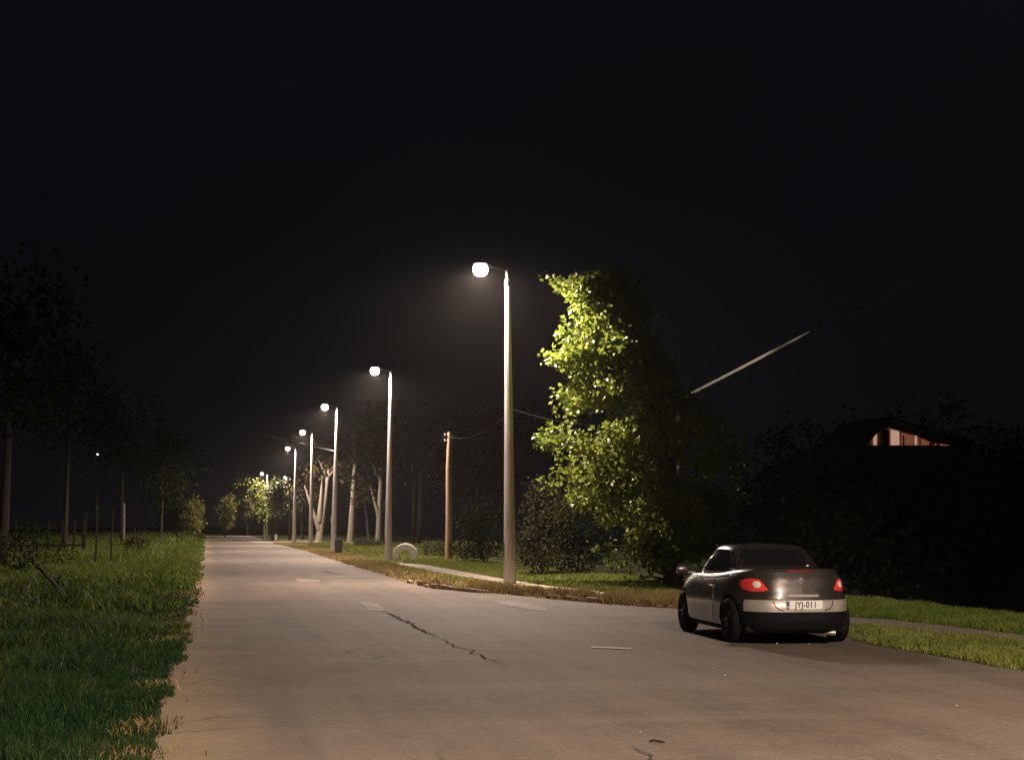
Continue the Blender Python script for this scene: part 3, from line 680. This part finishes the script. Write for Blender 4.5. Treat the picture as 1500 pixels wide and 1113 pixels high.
ty_x, ty_y = G(593.5, 821)
tmb = MB(); R0 = .43; r0 = .185; cz = .22; segs = 40
rings = []
for i in range(segs):
    a = 2 * PI * i / segs; ring = []
    for j in range(12):
        b__ = 2 * PI * j / 12; rr = R0 + r0 * max(-.8, min(.95, 1.25 * math.cos(b__))); yy = .16 * max(-.85, min(.85, 1.3 * math.sin(b__)))
        if math.cos(b__) > .6 and i % 2: rr -= .012
        ring.append(tmb.bm.verts.new((rr * math.cos(a), yy, cz + rr * math.sin(a))))
    rings.append(ring)
for i in range(segs):
    for j in range(12): tmb.bm.faces.new((rings[i][j], rings[i][(j + 1) % 12], rings[(i + 1) % segs][(j + 1) % 12], rings[(i + 1) % segs][j]))
o = tmb.build('buried_tyre', M['tyre_white'], None, True); o.location = (ty_x, ty_y, 0); o.rotation_euler = (0, 0, -.25)
tag(o, 'white painted tyre half buried upright in the lawn beside the second lamp', 'tyre')

sx_, sy_ = G(487, 793)
sp = empty('marker_post', (sx_, sy_, 0), 'short pale post with a thicker top left of the third lamp post', 'post'); hh = at(487, 752, sy_)[2]
MB().tube([(0, 0, -.1), (0, 0, hh * .62)], [.13, .11], 8).build('post', M['pale_bark'], sp, True)
MB().lathe([(.1, hh * .6), (.19, hh * .68), (.17, hh * .85), (.08, hh * .92), (.08, hh), (0, hh)], 10).build('post_head', M['pale_bark'], sp, True)
wx, wy = G(404, 791)
o = MB().lathe([(0.0, -.02), (.14, 0), (.13, .35), (.16, .45), (.1, .62), (0, .66)], 10).build('marker_stone', M['tyre_white'], None, True); o.location = (wx, wy, 0)
tag(o, 'small white marker stone at the right road edge far away', 'marker stone')

# left: post, thin poles, fence
lx, ly = G(180, 799)
pp = empty('pale_post', (lx, ly, 0), 'pale upright post in the dark left of the road', 'post')
MB().tube([(0, 0, -.1), (.03, 0, 1.9), (0, 0, at(180, 738, ly)[2])], [.13, .12, .10], 8).build('post', M['pale_bark'], pp, True)
MB().lathe([(.0, 0), (.14, -.02), (.14, -.09), (0, -.1)], 10, (0, 0, at(180, 736, ly)[2])).build('post_cap', M['darkmetal'], pp)
for i, (px, pt, pb) in enumerate([(140, 740, 829), (162, 745, 829), (124, 752, 812)]):
    x, y = G(px, pb); o = MB().tube([(0, 0, -.1), (.01, 0, 1), (.04, 0, at(px, pt, y)[2])], [.04, .035, .03], 6).build('thin_pole', M['bark'], None, True); o.location = (x, y, 0)
    tag(o, ['slim dark pole standing in the lit grass, middle of three on the left', 'slim dark pole standing in the lit grass, nearest to the road of three', 'slim dark pole at the back of the lit grass, leftmost of three'][i], 'pole', 'slim dark poles in the left grass')
fn = empty('fence', (G(0, 812)[0], G(0, 812)[1], 0), 'dim fence of upright pale posts with rails on the far left', 'fence')
fx, fy = fn.location.x, fn.location.y
for i, px in enumerate([-10, 22, 50, 70, 90, 108, 122]):
    x, y = at(px, 800, fy + 2)[0], fy + 2
    f = MB(); f.box((x - fx, 2, .95), (.13, .13, 2.1), .02).build('fence_post', M['bark'], fn)
xa, xb = at(-20, 800, fy + 2)[0] - fx, at(126, 800, fy + 2)[0] - fx
for z in (.5, 1.5): MB().box(((xa + xb) / 2, 2.1, z), (xb - xa, .05, .12), .01).build('rail', M['bark'], fn)

# pebbles, litter and a twig on the road
for i, (px, py) in enumerate([(1062, 991), (1045, 981), (1185, 945), (1138, 944), (1385, 960), (1403, 964), (1402, 1036), (519, 827), (621, 841), (683, 843), (299, 857), (938, 1075)]):
    x, y = G(px, py); r = random.uniform(.007, .016) * (1 if y < 40 else 1.8)
    bmx = bmesh.new(); bmesh.ops.create_icosphere(bmx, subdivisions=2, radius=r)
    for v in bmx.verts: v.co *= 1 + .35 * mnoise.noise(v.co * 40 + Vector((i, 0, 0))); v.co.z *= .55
    me = bpy.data.meshes.new('pebble'); bmx.to_mesh(me); bmx.free(); o = link('pebble', me, M['pebble']); o.location = (x, y, .02)
    tag(o, 'small pale stone chip lying loose on the road or its edge', 'stone chip', 'pale stone chips on the road')
x, y = G(962, 1089)
o = MB().tube([(-.055, .02, .018), (-.02, .01, .028), (.02, 0, .022), (.05, -.05, .018)], [.008, .011, .01, .005], 6).tube([(.02, 0, .022), (.055, .01, .02)], [.006, .003], 5).build('twig', M['crack'], None, True); o.location = (x, y, 0)
tag(o, 'dark bent twig on the bare road in the foreground', 'twig')

# ------------------------------------------------------------------ far house with lit gable
HY = 112.0
def hp(px, py, dy=0): a = at(px, py, HY + dy); return (a[0], HY + dy, a[2])
hx = at(1325, 652, HY)[0]; hz = float(gz(hx, HY))
house = empty('house', (hx, HY, hz), 'dark house far right with a warm lit triangular attic opening', 'house')
def loc(p): return (p[0] - hx, p[1] - HY, p[2] - hz)
dwall = plain('dark_render', (.014, .014, .014), .9); droof = plain('roof_tiles', (.03, .028, .026), .9, spec=.1)
A_, B_, C_, D_ = loc(hp(1255, 653)), loc(hp(1425, 653)), loc(hp(1425, 790)), loc(hp(1255, 790))
zb = A_[2]
MB().box(((A_[0] + B_[0]) / 2, 4.5, zb / 2), (B_[0] - A_[0], 9, zb), .02).build('wall', dwall, house)
# loggia floor, back wall (lit timber), posts
back = MB(); 
outl = [loc(hp(1276, 652)), loc(hp(1292, 628)), loc(hp(1310, 625)), loc(hp(1340, 633)), loc(hp(1372, 645)), loc(hp(1402, 652))]
back.poly([(p[0], .9, p[2] + .01) for p in outl]); 
m, nt, b = mat('lit_timber'); w_ = nt.nodes.new('ShaderNodeTexWave'); w_.inputs['Scale'].default_value = 1.1; w_.inputs['Distortion'].default_value = 1.5
tc = nt.nodes.new('ShaderNodeTexCoord'); L(nt, tc.outputs['Object'], w_.inputs['Vector'])
L(nt, ramp(nt, w_.outputs['Fac'], [(.2, (.45, .17, .07)), (.8, (.75, .42, .25))]), b.inputs['Base Color'])
back.build('lit_back_wall', m, house)
lit = emit('lit_pane', (1, .36, .18), .16); lit2 = emit('lit_bright_pane', (1, .6, .42), .45)
def pane(x0, x1, y0l, y0r, yb, mt, nm='lit_window'):
    q = MB(); fr = [loc(hp(x0, yb, 0)), loc(hp(x1, yb, 0)), loc(hp(x1, y0r, 0)), loc(hp(x0, y0l, 0))]
    f0 = [q.bm.verts.new((p[0], .78, p[2])) for p in fr]; f1 = [q.bm.verts.new((p[0], .84, p[2])) for p in fr]
    q.bm.faces.new(f0); q.bm.faces.new(f1[::-1])
    for i in range(4): q.bm.faces.new((f0[i], f0[(i + 1) % 4], f1[(i + 1) % 4], f1[i]))
    q.build(nm, mt, house)
pane(1286, 1291, 634, 629, 651, lit2); pane(1307, 1311, 627, 627, 651, lit); pane(1312, 1324, 628, 631, 651, lit2)
pane(1328, 1345, 633, 637, 651, lit); pane(1347, 1350, 637, 638, 651, lit2); pane(1352, 1368, 640, 646, 651, lit); pane(1374, 1379, 648, 649, 651, lit); pane(1384, 1397, 649, 651, 652, lit)
# roof: dark slab around the opening
rf = MB()
for (p, q) in ((( 1262, 656), (1300, 614)), ((1300, 614), (1425, 655))):
    a, b_2 = loc(hp(*p)), loc(hp(*q)); t_ = .22
    vs = []
    for yy in (-.5, 9.3):
        for pt, dz in ((a, 0), (b_2, 0), (b_2, t_), (a, t_)): vs.append(rf.bm.verts.new((pt[0], yy, pt[2] + dz)))
    for f_ in ((0, 1, 2, 3), (7, 6, 5, 4), (0, 4, 5, 1), (1, 5, 6, 2), (2, 6, 7, 3), (3, 7, 4, 0)): rf.bm.faces.new([vs[i] for i in f_])
rf.build('roof', droof, house)
MB().box((loc(hp(1299, 640))[0], .4, zb + .62), (.55, .5, 1.2), .02).build('loggia_pillar', dwall, house)
for px in (1326, 1350, 1370): MB().box((loc(hp(px, 640))[0], .3, zb + .4), (.09, .09, .8 if px < 1340 else .5)).build('loggia_post', dwall, house)

# ------------------------------------------------------------------ the car
m, nt, b = mat('car_paint'); b.inputs['Base Color'].default_value = (.062, .046, .04, 1); b.inputs['Metallic'].default_value = .55
b.inputs['Roughness'].default_value = .33; b.inputs['Coat Weight'].default_value = 1; b.inputs['Coat Roughness'].default_value = .06
fl = ramp(nt, nz(nt, 5, 5, .7), [(.3, (.058, .048, .045)), (.7, (.084, .072, .066))]); L(nt, fl, b.inputs['Base Color'])
L(nt, ramp(nt, nz(nt, 3, 5, .7), [(.3, (.26, .26, .26)), (.7, (.42, .42, .42))]), b.inputs['Roughness'])
PAINT = m
m, nt, b = mat('bumper_painted_reflection'); L(nt, ramp(nt, nz(nt, 4, 5), [(.3, (.42, .38, .34)), (.7, (.56, .51, .47))]), b.inputs['Base Color']); b.inputs['Metallic'].default_value = .35; b.inputs['Roughness'].default_value = .42; b.inputs['Coat Weight'].default_value = .6
BUMPER_REFLECTION = m  # paler than the body: reflection of the lit road put into the colour
m, nt, b = mat('tinted_glass'); b.inputs['Base Color'].default_value = (.012, .013, .014, 1); b.inputs['Roughness'].default_value = .06; b.inputs['Specular IOR Level'].default_value = .7
L(nt, ramp(nt, nz(nt, 9, 4), [(.3, (.05, .05, .05)), (.8, (.12, .12, .12))]), b.inputs['Roughness'])
GLASS = m
m, nt, b = mat('red_lens'); b.inputs['Base Color'].default_value = (.62, .012, .016, 1); b.inputs['Roughness'].default_value = .22; b.inputs['Coat Weight'].default_value = 1; b.inputs['Coat Roughness'].default_value = .05
L(nt, ramp(nt, nz(nt, 30, 3), [(.3, (.72, .03, .035)), (.7, (.95, .10, .10))]), b.inputs['Base Color']); RED = m
DRED = plain('dark_red_lens', (.22, .02, .02), .3, 0, .2, 20)
m, nt, b = mat('clear_lens'); L(nt, ramp(nt, nz(nt, 35, 3), [(.3, (.85, .45, .42)), (.6, (.98, .88, .85))]), b.inputs['Base Color']); b.inputs['Roughness'].default_value = .25; CLEAR = m
BLACK = plain('black_plastic', (.006, .006, .007), .75, 0, .2, 12, spec=.2); RUBBER = plain('tyre_rubber', (.008, .008, .008), .9, 0, .25, 20, spec=.12)
CHROME = plain('chrome', (.62, .60, .58), .35, .45, .1, 20); ALLOY = plain('alloy', (.22, .21, .20), .4, .8, .2, 9)

rl = np.array(G(1071, 941)); 
car = empty('parked_car', (rl[0] + .86, rl[1] + 1.32, 0), 'dark brown metallic coupe parked at the right road edge, rear facing the camera', 'car')
car.rotation_euler = (0, 0, math.radians(-1.7))
def ip(x, xs_, ys_): return float(np.interp(x, xs_, ys_))
def ztop(y): return ip(y, [-2.2, -2.0, -1.5, -1.1, -.5, .5, 1.0, 1.5, 2.0, 2.2], [1.07, 1.075, 1.055, 1.02, .97, .945, .93, .87, .76, .68])
ts = [0, .07, .2, .34, .45, .55, .7, .85, .95, 1.0]
wt = [.80, .85, .885, .89, .892, .888, .872, .845, .80, .76]
yr = [-2.03, -2.12, -2.175, -2.18, -2.175, -2.13, -2.10, -2.06, -2.02, -1.985]
yf = [2.03, 2.12, 2.17, 2.17, 2.15, 2.12, 2.06, 1.98, 1.90, 1.84]
NP = 56
def outline(t, k, off=0.0):
    w = ip(t, ts, wt) + off; r_ = ip(t, ts, yr) - off; f_ = ip(t, ts, yf) + off
    a = 2 * PI * k / NP; c_, s_ = math.cos(a), math.sin(a); n = 3.9
    cx_ = (f_ + r_) / 2; ly_ = (f_ - r_) / 2
    x = w * math.copysign(abs(c_) ** (2 / n), c_); y = cx_ + ly_ * math.copysign(abs(s_) ** (2 / n), s_)
    z = .17 + (ztop(y) - .17) * t
    if y < -1.9: z += 0
    return x, y, z
bb = MB(); rings = []
for t in ts: rings.append([bb.bm.verts.new(outline(t, k)) for k in range(NP)])
for q, dz in ((.93, .012), (.75, .03), (.5, .042), (.22, .05)):
    ring = []
    for k in range(NP):
        x, y, z = outline(1.0, k); yc = -.05; y2 = yc + (y - yc) * q; ring.append(bb.bm.verts.new((x * q, y2, ztop(y2) + dz)))
    rings.append(ring)
for r0_, r1_ in zip(rings, rings[1:]):
    for k in range(NP): bb.bm.faces.new((r0_[k], r0_[(k + 1) % NP], r1_[(k + 1) % NP], r1_[k]))
bb.bm.faces.new(rings[-1]); bb.bm.faces.new(rings[0][::-1])
body = bb.build('body', PAINT, car, True)
# wheel arches
RW = .325; AX = (-1.32, 1.20)
cm = MB()
for ay in AX:
    for sx in (-1, 1):
        cm.lathe([(RW + .055, -.17), (RW + .055, .17)], 32, (sx * .83, ay, RW - .005), axis='X')
cut = cm.build('cutter', BLACK, car)
md = body.modifiers.new('arch', 'BOOLEAN'); md.operation = 'DIFFERENCE'; md.object = cut; md.solver = 'EXACT'
bpy.context.view_layer.update(); dg = bpy.context.evaluated_depsgraph_get()
me2 = bpy.data.meshes.new_from_object(body.evaluated_get(dg)); body.modifiers.clear(); body.data = me2
bpy.data.objects.remove(cut, do_unlink=True)
if len(body.data.materials) == 0: body.data.materials.append(PAINT)
while len(body.data.materials) > 1: body.data.materials.pop()
body.data.materials.append(BLACK)
for p in body.data.polygons: p.material_index = 1 if (p.center.z < .43 and p.center.y < -1.55) or p.center.z < .24 or abs(p.normal.z) < .98 and abs(p.center.x) < .80 and p.center.z < .6 and -1.75 < p.center.y < 1.65 else 0
bvh = BVHTree.FromPolygons([v.co.copy() for v in body.data.vertices], [list(p.vertices) for p in body.data.polygons])
# cabin
cb = MB(); cr_ = []
for t, y0, y1, w, z in [(0, -1.42, 1.12, .77, None), (.25, -1.22, .93, .735, 1.07), (.55, -.98, .68, .68, 1.20), (.82, -.77, .42, .615, 1.325), (.95, -.64, .28, .56, 1.375), (1, -.5, .16, .47, 1.395)]:
    ring = []
    for k in range(NP):
        a = 2 * PI * k / NP; c_, s_ = math.cos(a), math.sin(a); n = 4.0
        x = w * math.copysign(abs(c_) ** (2 / n), c_); y = (y0 + y1) / 2 + (y1 - y0) / 2 * math.copysign(abs(s_) ** (2 / n), s_)
        x *= 1 - .05 * (abs(y - (y0 + y1) / 2) / ((y1 - y0) / 2)) ** 2
        zz = (ztop(y) - .01) if z is None else z + .012 * (1 - (x / w) ** 2)
        ring.append(cb.bm.verts.new((x, y, zz)))
    cr_.append(ring)
for q in (.6, .25):
    cr_.append([cb.bm.verts.new((v.co.x * q, -.17 + (v.co.y + .17) * q, v.co.z + .01 * (1 - q) + .004)) for v in cr_[5]])
for r0_, r1_ in zip(cr_, cr_[1:]):
    for k in range(NP): cb.bm.faces.new((r0_[k], r0_[(k + 1) % NP], r1_[(k + 1) % NP], r1_[k]))
cb.bm.faces.new(cr_[-1]); cabin = cb.build('cabin_roof', PAINT, car, True)
cbvh = BVHTree.FromPolygons([v.co.copy() for v in cabin.data.vertices], [list(p.vertices) for p in cabin.data.polygons])
def conform(name, bv, outl_, axis, sign, m_, h=.006, dome=0.0, nr=6, parent=car, step=.05):
    """panel following the car's skin: outline in the plane across `axis`, laid on by casting along it"""
    P = [np.array(p) for p in resample(outl_, step)]; c_ = sum(P) / len(P); q = MB(); rings_ = []
    D = Vector((0, 0, 0)); D[axis] = -sign
    def cast(a, b__):
        o_ = Vector((a, 0, b__)) if axis == 1 else (Vector((0, a, b__)) if axis == 0 else Vector((a, b__, 0)))
        o_[axis] = sign * 4; r = bv.ray_cast(o_, D); return (r[0], r[1]) if r[0] else (None, None)
    for i in range(nr + 1):
        rr = i / nr; ring = []
        for p in P:
            u = c_ + (p - c_) * rr; l_, n_ = cast(*u)
            if l_ is None: l_ = Vector((u[0], 0, u[1])) if axis == 1 else (Vector((0, u[0], u[1])) if axis == 0 else Vector((u[0], u[1], 0)))
            v = l_.copy(); v[axis] += sign * (h + dome * (1 - rr ** 2)); ring.append(q.bm.verts.new(v))
            if i == 0: break
        rings_.append(ring)
    n = len(P)
    for k in range(n): q.bm.faces.new((rings_[0][0], rings_[1][k], rings_[1][(k + 1) % n]))
    for a_, b__ in zip(rings_[1:], rings_[2:]):
        for k in range(n): q.bm.faces.new((a_[k], b__[k], b__[(k + 1) % n], a_[(k + 1) % n]))
    skirt = []
    for v in rings_[-1]:
        w_2 = v.co.copy(); w_2[axis] -= sign * (h + .012); skirt.append(q.bm.verts.new(w_2))
    for k in range(n): q.bm.faces.new((rings_[-1][k], skirt[k], skirt[(k + 1) % n], rings_[-1][(k + 1) % n]))
    return q.build(name, m_, parent, True)
# rear: project from behind (axis 1, sign -1)
conform('boot_lid', bvh, [(-.62, .665), (-.60, 1.0), (-.4, 1.03), (.4, 1.03), (.60, 1.0), (.62, .665)], 1, -1, PAINT, .007)
mir = lambda P_: [(-a, b__) for a, b__ in P_]
tail = [(-.79, .85), (-.765, .92), (-.68, .955), (-.57, .935), (-.50, .84), (-.46, .77), (-.56, .745), (-.70, .745), (-.775, .78)]
for s_ in (1, -1):
    tail = [(-.63 + (a_ + .63) * .88, .85 + (b__ - .85) * .88) for a_, b__ in tail] if s_ == 1 else tail
    tl = conform('tail_light', bvh, tail if s_ == 1 else mir(tail), 1, -1, RED, .016, .012, step=.03)
    cc = (-.615 * s_, .855); cirq = [(cc[0] + .048 * math.cos(a), cc[1] + .048 * math.sin(a)) for a in np.linspace(0, 2 * PI, 20)[:-1]]
    conform('reversing_lens', bvh, cirq, 1, -1, CLEAR, .034, .006, 3, tl, .02)
conform('high_brake_light', bvh, [(-.22, 1.035), (-.20, 1.062), (.16, 1.062), (.18, 1.035)], 1, -1, DRED, .014, .004, 3, car, .03)
# bumper band wrapping the rear corners, road reflection painted in as pale colour
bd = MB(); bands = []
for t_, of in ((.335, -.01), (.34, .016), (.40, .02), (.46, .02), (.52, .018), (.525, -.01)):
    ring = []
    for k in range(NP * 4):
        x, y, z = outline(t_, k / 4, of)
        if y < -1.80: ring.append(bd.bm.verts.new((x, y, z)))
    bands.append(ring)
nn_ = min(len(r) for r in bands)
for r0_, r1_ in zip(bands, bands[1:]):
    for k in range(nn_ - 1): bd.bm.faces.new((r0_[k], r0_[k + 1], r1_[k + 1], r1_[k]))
bump_ = bd.build('rear_bumper', BUMPER_REFLECTION, car, True); bump_['label'] = 'upper bumper band, lit road reflection painted pale'
conform('lower_bumper', bvh, [(-.60, .19), (-.64, .40), (-.60, .455), (.60, .455), (.64, .40), (.60, .19)], 1, -1, BLACK, .010)
bumbvh = BVHTree.FromPolygons([v.co.copy() for v in bump_.data.vertices], [list(p.vertices) for p in bump_.data.polygons])
def seam(name, bv, pts, axis, sign, w=.008, m_=BLACK, h=.004):
    out = []
    for p in [x_ for a_, b__ in zip(pts, pts[1:]) for x_ in [tuple(np.array(a_) + (np.array(b__) - np.array(a_)) * i / 5) for i in range(5)]] + [pts[-1]]:
        o_ = Vector((p[0], 0, p[1])) if axis == 1 else Vector((0, p[0], p[1])); o_[axis] = sign * 4; D = Vector((0, 0, 0)); D[axis] = -sign
        r = bv.ray_cast(o_, D)
        if r[0]: v = r[0].copy(); v[axis] += sign * h; out.append(v)
    return MB().tube(out, w, 6).build(name, m_, car)
seam('boot_seam', bumbvh, [(-.44, .645), (-.415, .56), (-.37, .515), (-.30, .50)], 1, -1, .006)
seam('boot_seam', bumbvh, [(.44, .645), (.415, .56), (.37, .515), (.30, .50)], 1, -1, .006)
# number plate
yp = bvh.ray_cast(Vector((0, -4, .58)), Vector((0, 1, 0)))[0].y - .030
pl = MB().box((0, yp, .575), (.525, .012, .12), .003).build('number_plate', plain('plate_white', (.88, .86, .84), .5, 0, .04), car)
bl = MB().box((-.241, yp - .0075, .575), (.038, .002, .112)).build('country_strip', plain('plate_blue', (.05, .08, .25), .5), pl)
PB = plain('plate_black', (.015, .015, .015), .6)
def text(body_, loc_, size, m_, parent, name):
    cu = bpy.data.curves.new(name, 'FONT'); cu.body = body_; cu.size = size; cu.align_x = 'CENTER'; cu.align_y = 'CENTER'; cu.extrude = .0012; cu.offset = .0015
    o_ = bpy.data.objects.new(name + '_tmp', cu); COL.objects.link(o_); bpy.context.view_layer.update()
    me_ = bpy.data.meshes.new_from_object(o_.evaluated_get(bpy.context.evaluated_depsgraph_get())); bpy.data.objects.remove(o_)
    me_.materials.clear(); o2 = link(name, me_, m_, parent); o2.location = loc_; o2.rotation_euler = (PI / 2, 0, 0); return o2
tx_ = text('JYJ-011', (.02, yp - .0085, .575), .118, PB, pl, 'plate_lettering'); tx_.scale = (.93, 1, 1)
text('H', (-.241, yp - .0100, .545), .04, plain('plate_letter_white', (.8, .8, .8), .5), pl, 'country_letter')
# diamond emblem
def rhomb(w, h, z0):
    q = MB(); o1 = [(0, h), (w, 0), (0, -h), (-w, 0)]; i1 = [(a * .5, b__ * .5) for a, b__ in o1]
    ye = bvh.ray_cast(Vector((0, -4, z0)), Vector((0, 1, 0)))[0].y - .012
    A1 = [q.bm.verts.new((a, ye - .012, z0 + b__)) for a, b__ in i1]; A0 = [q.bm.verts.new((a, ye, z0 + b__)) for a, b__ in o1]; A2 = [q.bm.verts.new((a * .8, ye, z0 + b__ * .8)) for a, b__ in i1]
    for k in range(4):
        q.bm.faces.new((A0[k], A0[(k + 1) % 4], A1[(k + 1) % 4], A1[k])); q.bm.faces.new((A1[k], A1[(k + 1) % 4], A2[(k + 1) % 4], A2[k]))
    return q.build('emblem', CHROME, car)
rhomb(.042, .056, .905)
MB().box((0, bvh.ray_cast(Vector((0, -4, .70)), Vector((0, 1, 0)))[0].y - .01, .70), (.46, .03, .03), .008).build('boot_trim', CHROME, car)
# side doors, handles, windows
for s_ in (-1, 1):
    conform('door', bvh, [(-.62, .30), (-.66, .60), (-.55, .90), (.60, .88), (.78, .60), (.74, .30)], 0, s_, PAINT, .006)
    hx_ = bvh.ray_cast(Vector((s_ * 4, -.42, .80)), Vector((-s_, 0, 0)))[0].x
    MB().box((hx_ + s_ * .022, -.42, .80), (.03, .18, .035), .01).build('door_handle', CHROME, car)
    conform('side_window', cbvh, [(-1.02, 1.06), (-.86, 1.17), (-.66, 1.29), (-.45, 1.335), (.12, 1.325), (.45, 1.20), (.78, 1.02), (.80, .985), (-.2, 1.01), (-.95, 1.035)], 0, s_, GLASS, .004)
    seam('waist_trim', bvh, [(-1.2, .975), (-.6, .93), (.2, .895), (.8, .875)], 0, s_, .010, CHROME, .002)
    mr = MB(); mr.lathe([(0, -.10), (.07, -.09), (.095, 0), (.08, .07), (0, .10)], 14, (s_ * .99, .72, 1.0), axis='X', sx=.75); mr.box((s_ * .86, .72, .955), (.16, .05, .03), .01)
    mr.build('wing_mirror', PAINT, car, True)
    seam('sill', bvh, [(-.9, .22), (.8, .22)], 0, s_, .03, BLACK, -.005)
conform('rear_window', cbvh, [(-.60, 1.10), (-.46, 1.33), (-.3, 1.345), (.3, 1.345), (.46, 1.33), (.60, 1.10)], 1, -1, GLASS, .004)
conform('windscreen', cbvh, [(-.62, 1.0), (-.46, 1.33), (.46, 1.33), (.62, 1.0)], 1, 1, GLASS, .004)
for s_ in (-1, 1):
    conform('headlight', bvh, [(s_ * .80, .56), (s_ * .78, .68), (s_ * .5, .66), (s_ * .42, .56)], 1, 1, CLEAR, .01)
MB().lathe([(0, 0), (.028, .002), (.022, .02), (0, .026)], 12, (.16, -1.88, ztop(-1.88) + .035)).build('aerial_base', CHROME, car, True)
MB().tube([(.02, -1.9, .205), (.25, -1.95, .20), (.52, -1.98, .165)], [.03, .045, .04], 8).build('silencer', M['metal'], car, True)
for ay in AX:
    for sx in (-1, 1):
        xw = sx * .775
        w_o = MB().lathe([(.21, -.1), (.27, -.105), (RW - .02, -.095), (RW, -.07), (RW, .07), (RW - .02, .095), (.27, .105), (.21, .1), (.20, 0)], 36, (0, 0, 0), axis='X').build('wheel', RUBBER, car, True)
        w_o.location = (xw, ay, RW)
        rm = MB(); rm.lathe([(.212, sx * .095), (.205, sx * .07), (.20, sx * .02), (.05, sx * .03)], 30, axis='X')
        for k in range(5):
            a = 2 * PI * k / 5; rm.tube([(sx * .085, .03 * math.cos(a), .03 * math.sin(a)), (sx * .075, .12 * math.cos(a), .12 * math.sin(a)), (sx * .085, .205 * math.cos(a), .205 * math.sin(a))], [.035, .024, .03], 6)
        rm.lathe([(0, sx * .10), (.03, sx * .10), (.045, sx * .085), (.045, sx * .05)], 12, axis='X'); rm.build('rim', ALLOY, w_o, True)
MB().box((0, -.05, .22), (1.5, 3.6, .09), .02).build('underbody', BLACK, car)

# ------------------------------------------------------------------ sky, air, exposure
W = bpy.data.worlds.new('World'); S.world = W; W.use_nodes = True; nt = W.node_tree
bg = nt.nodes['Background']
tc = nt.nodes.new('ShaderNodeTexCoord'); mp = nt.nodes.new('ShaderNodeMapping'); mp.inputs['Scale'].default_value = (1.2, 1.2, 1.8)
n_ = nt.nodes.new('ShaderNodeTexNoise'); n_.inputs['Scale'].default_value = 1.4; n_.inputs['Detail'].default_value = 3
L(nt, tc.outputs['Generated'], mp.inputs[0]); L(nt, mp.outputs[0], n_.inputs['Vector'])
L(nt, ramp(nt, n_.outputs['Fac'], [(.3, (.0024, .0024, .0030)), (.7, (.0030, .0036, .0052))]), bg.inputs[0]); bg.inputs[1].default_value = 1.0

hz_ = MB().box((40, 200, 12), (240, 480, 34)).build('haze', None); hz_['kind'] = 'stuff'; hz_['label'] = 'thin night haze around the lamps'
m = bpy.data.materials.new('haze'); m.use_nodes = True; nt = m.node_tree; nt.nodes.clear()
om = nt.nodes.new('ShaderNodeOutputMaterial'); pv_ = nt.nodes.new('ShaderNodeVolumePrincipled')
pv_.inputs['Density'].default_value = .00016; pv_.inputs['Anisotropy'].default_value = .8; pv_.inputs['Color'].default_value = (.9, .85, .8, 1)
L(nt, pv_.outputs[0], om.inputs['Volume']); hz_.data.materials.append(m)

S.view_settings.view_transform = 'Standard'; S.view_settings.look = 'None'; S.view_settings.gamma = 1; S.view_settings.exposure = 0
S.render.engine = 'CYCLES'
c_ = S.cycles; c_.use_denoising = True; c_.max_bounces = 6; c_.diffuse_bounces = 2; c_.glossy_bounces = 3; c_.transmission_bounces = 3; c_.volume_bounces = 0
c_.transparent_max_bounces = 8; c_.sample_clamp_indirect = 4; c_.caustics_reflective = False; c_.caustics_refractive = False; c_.use_light_tree = True
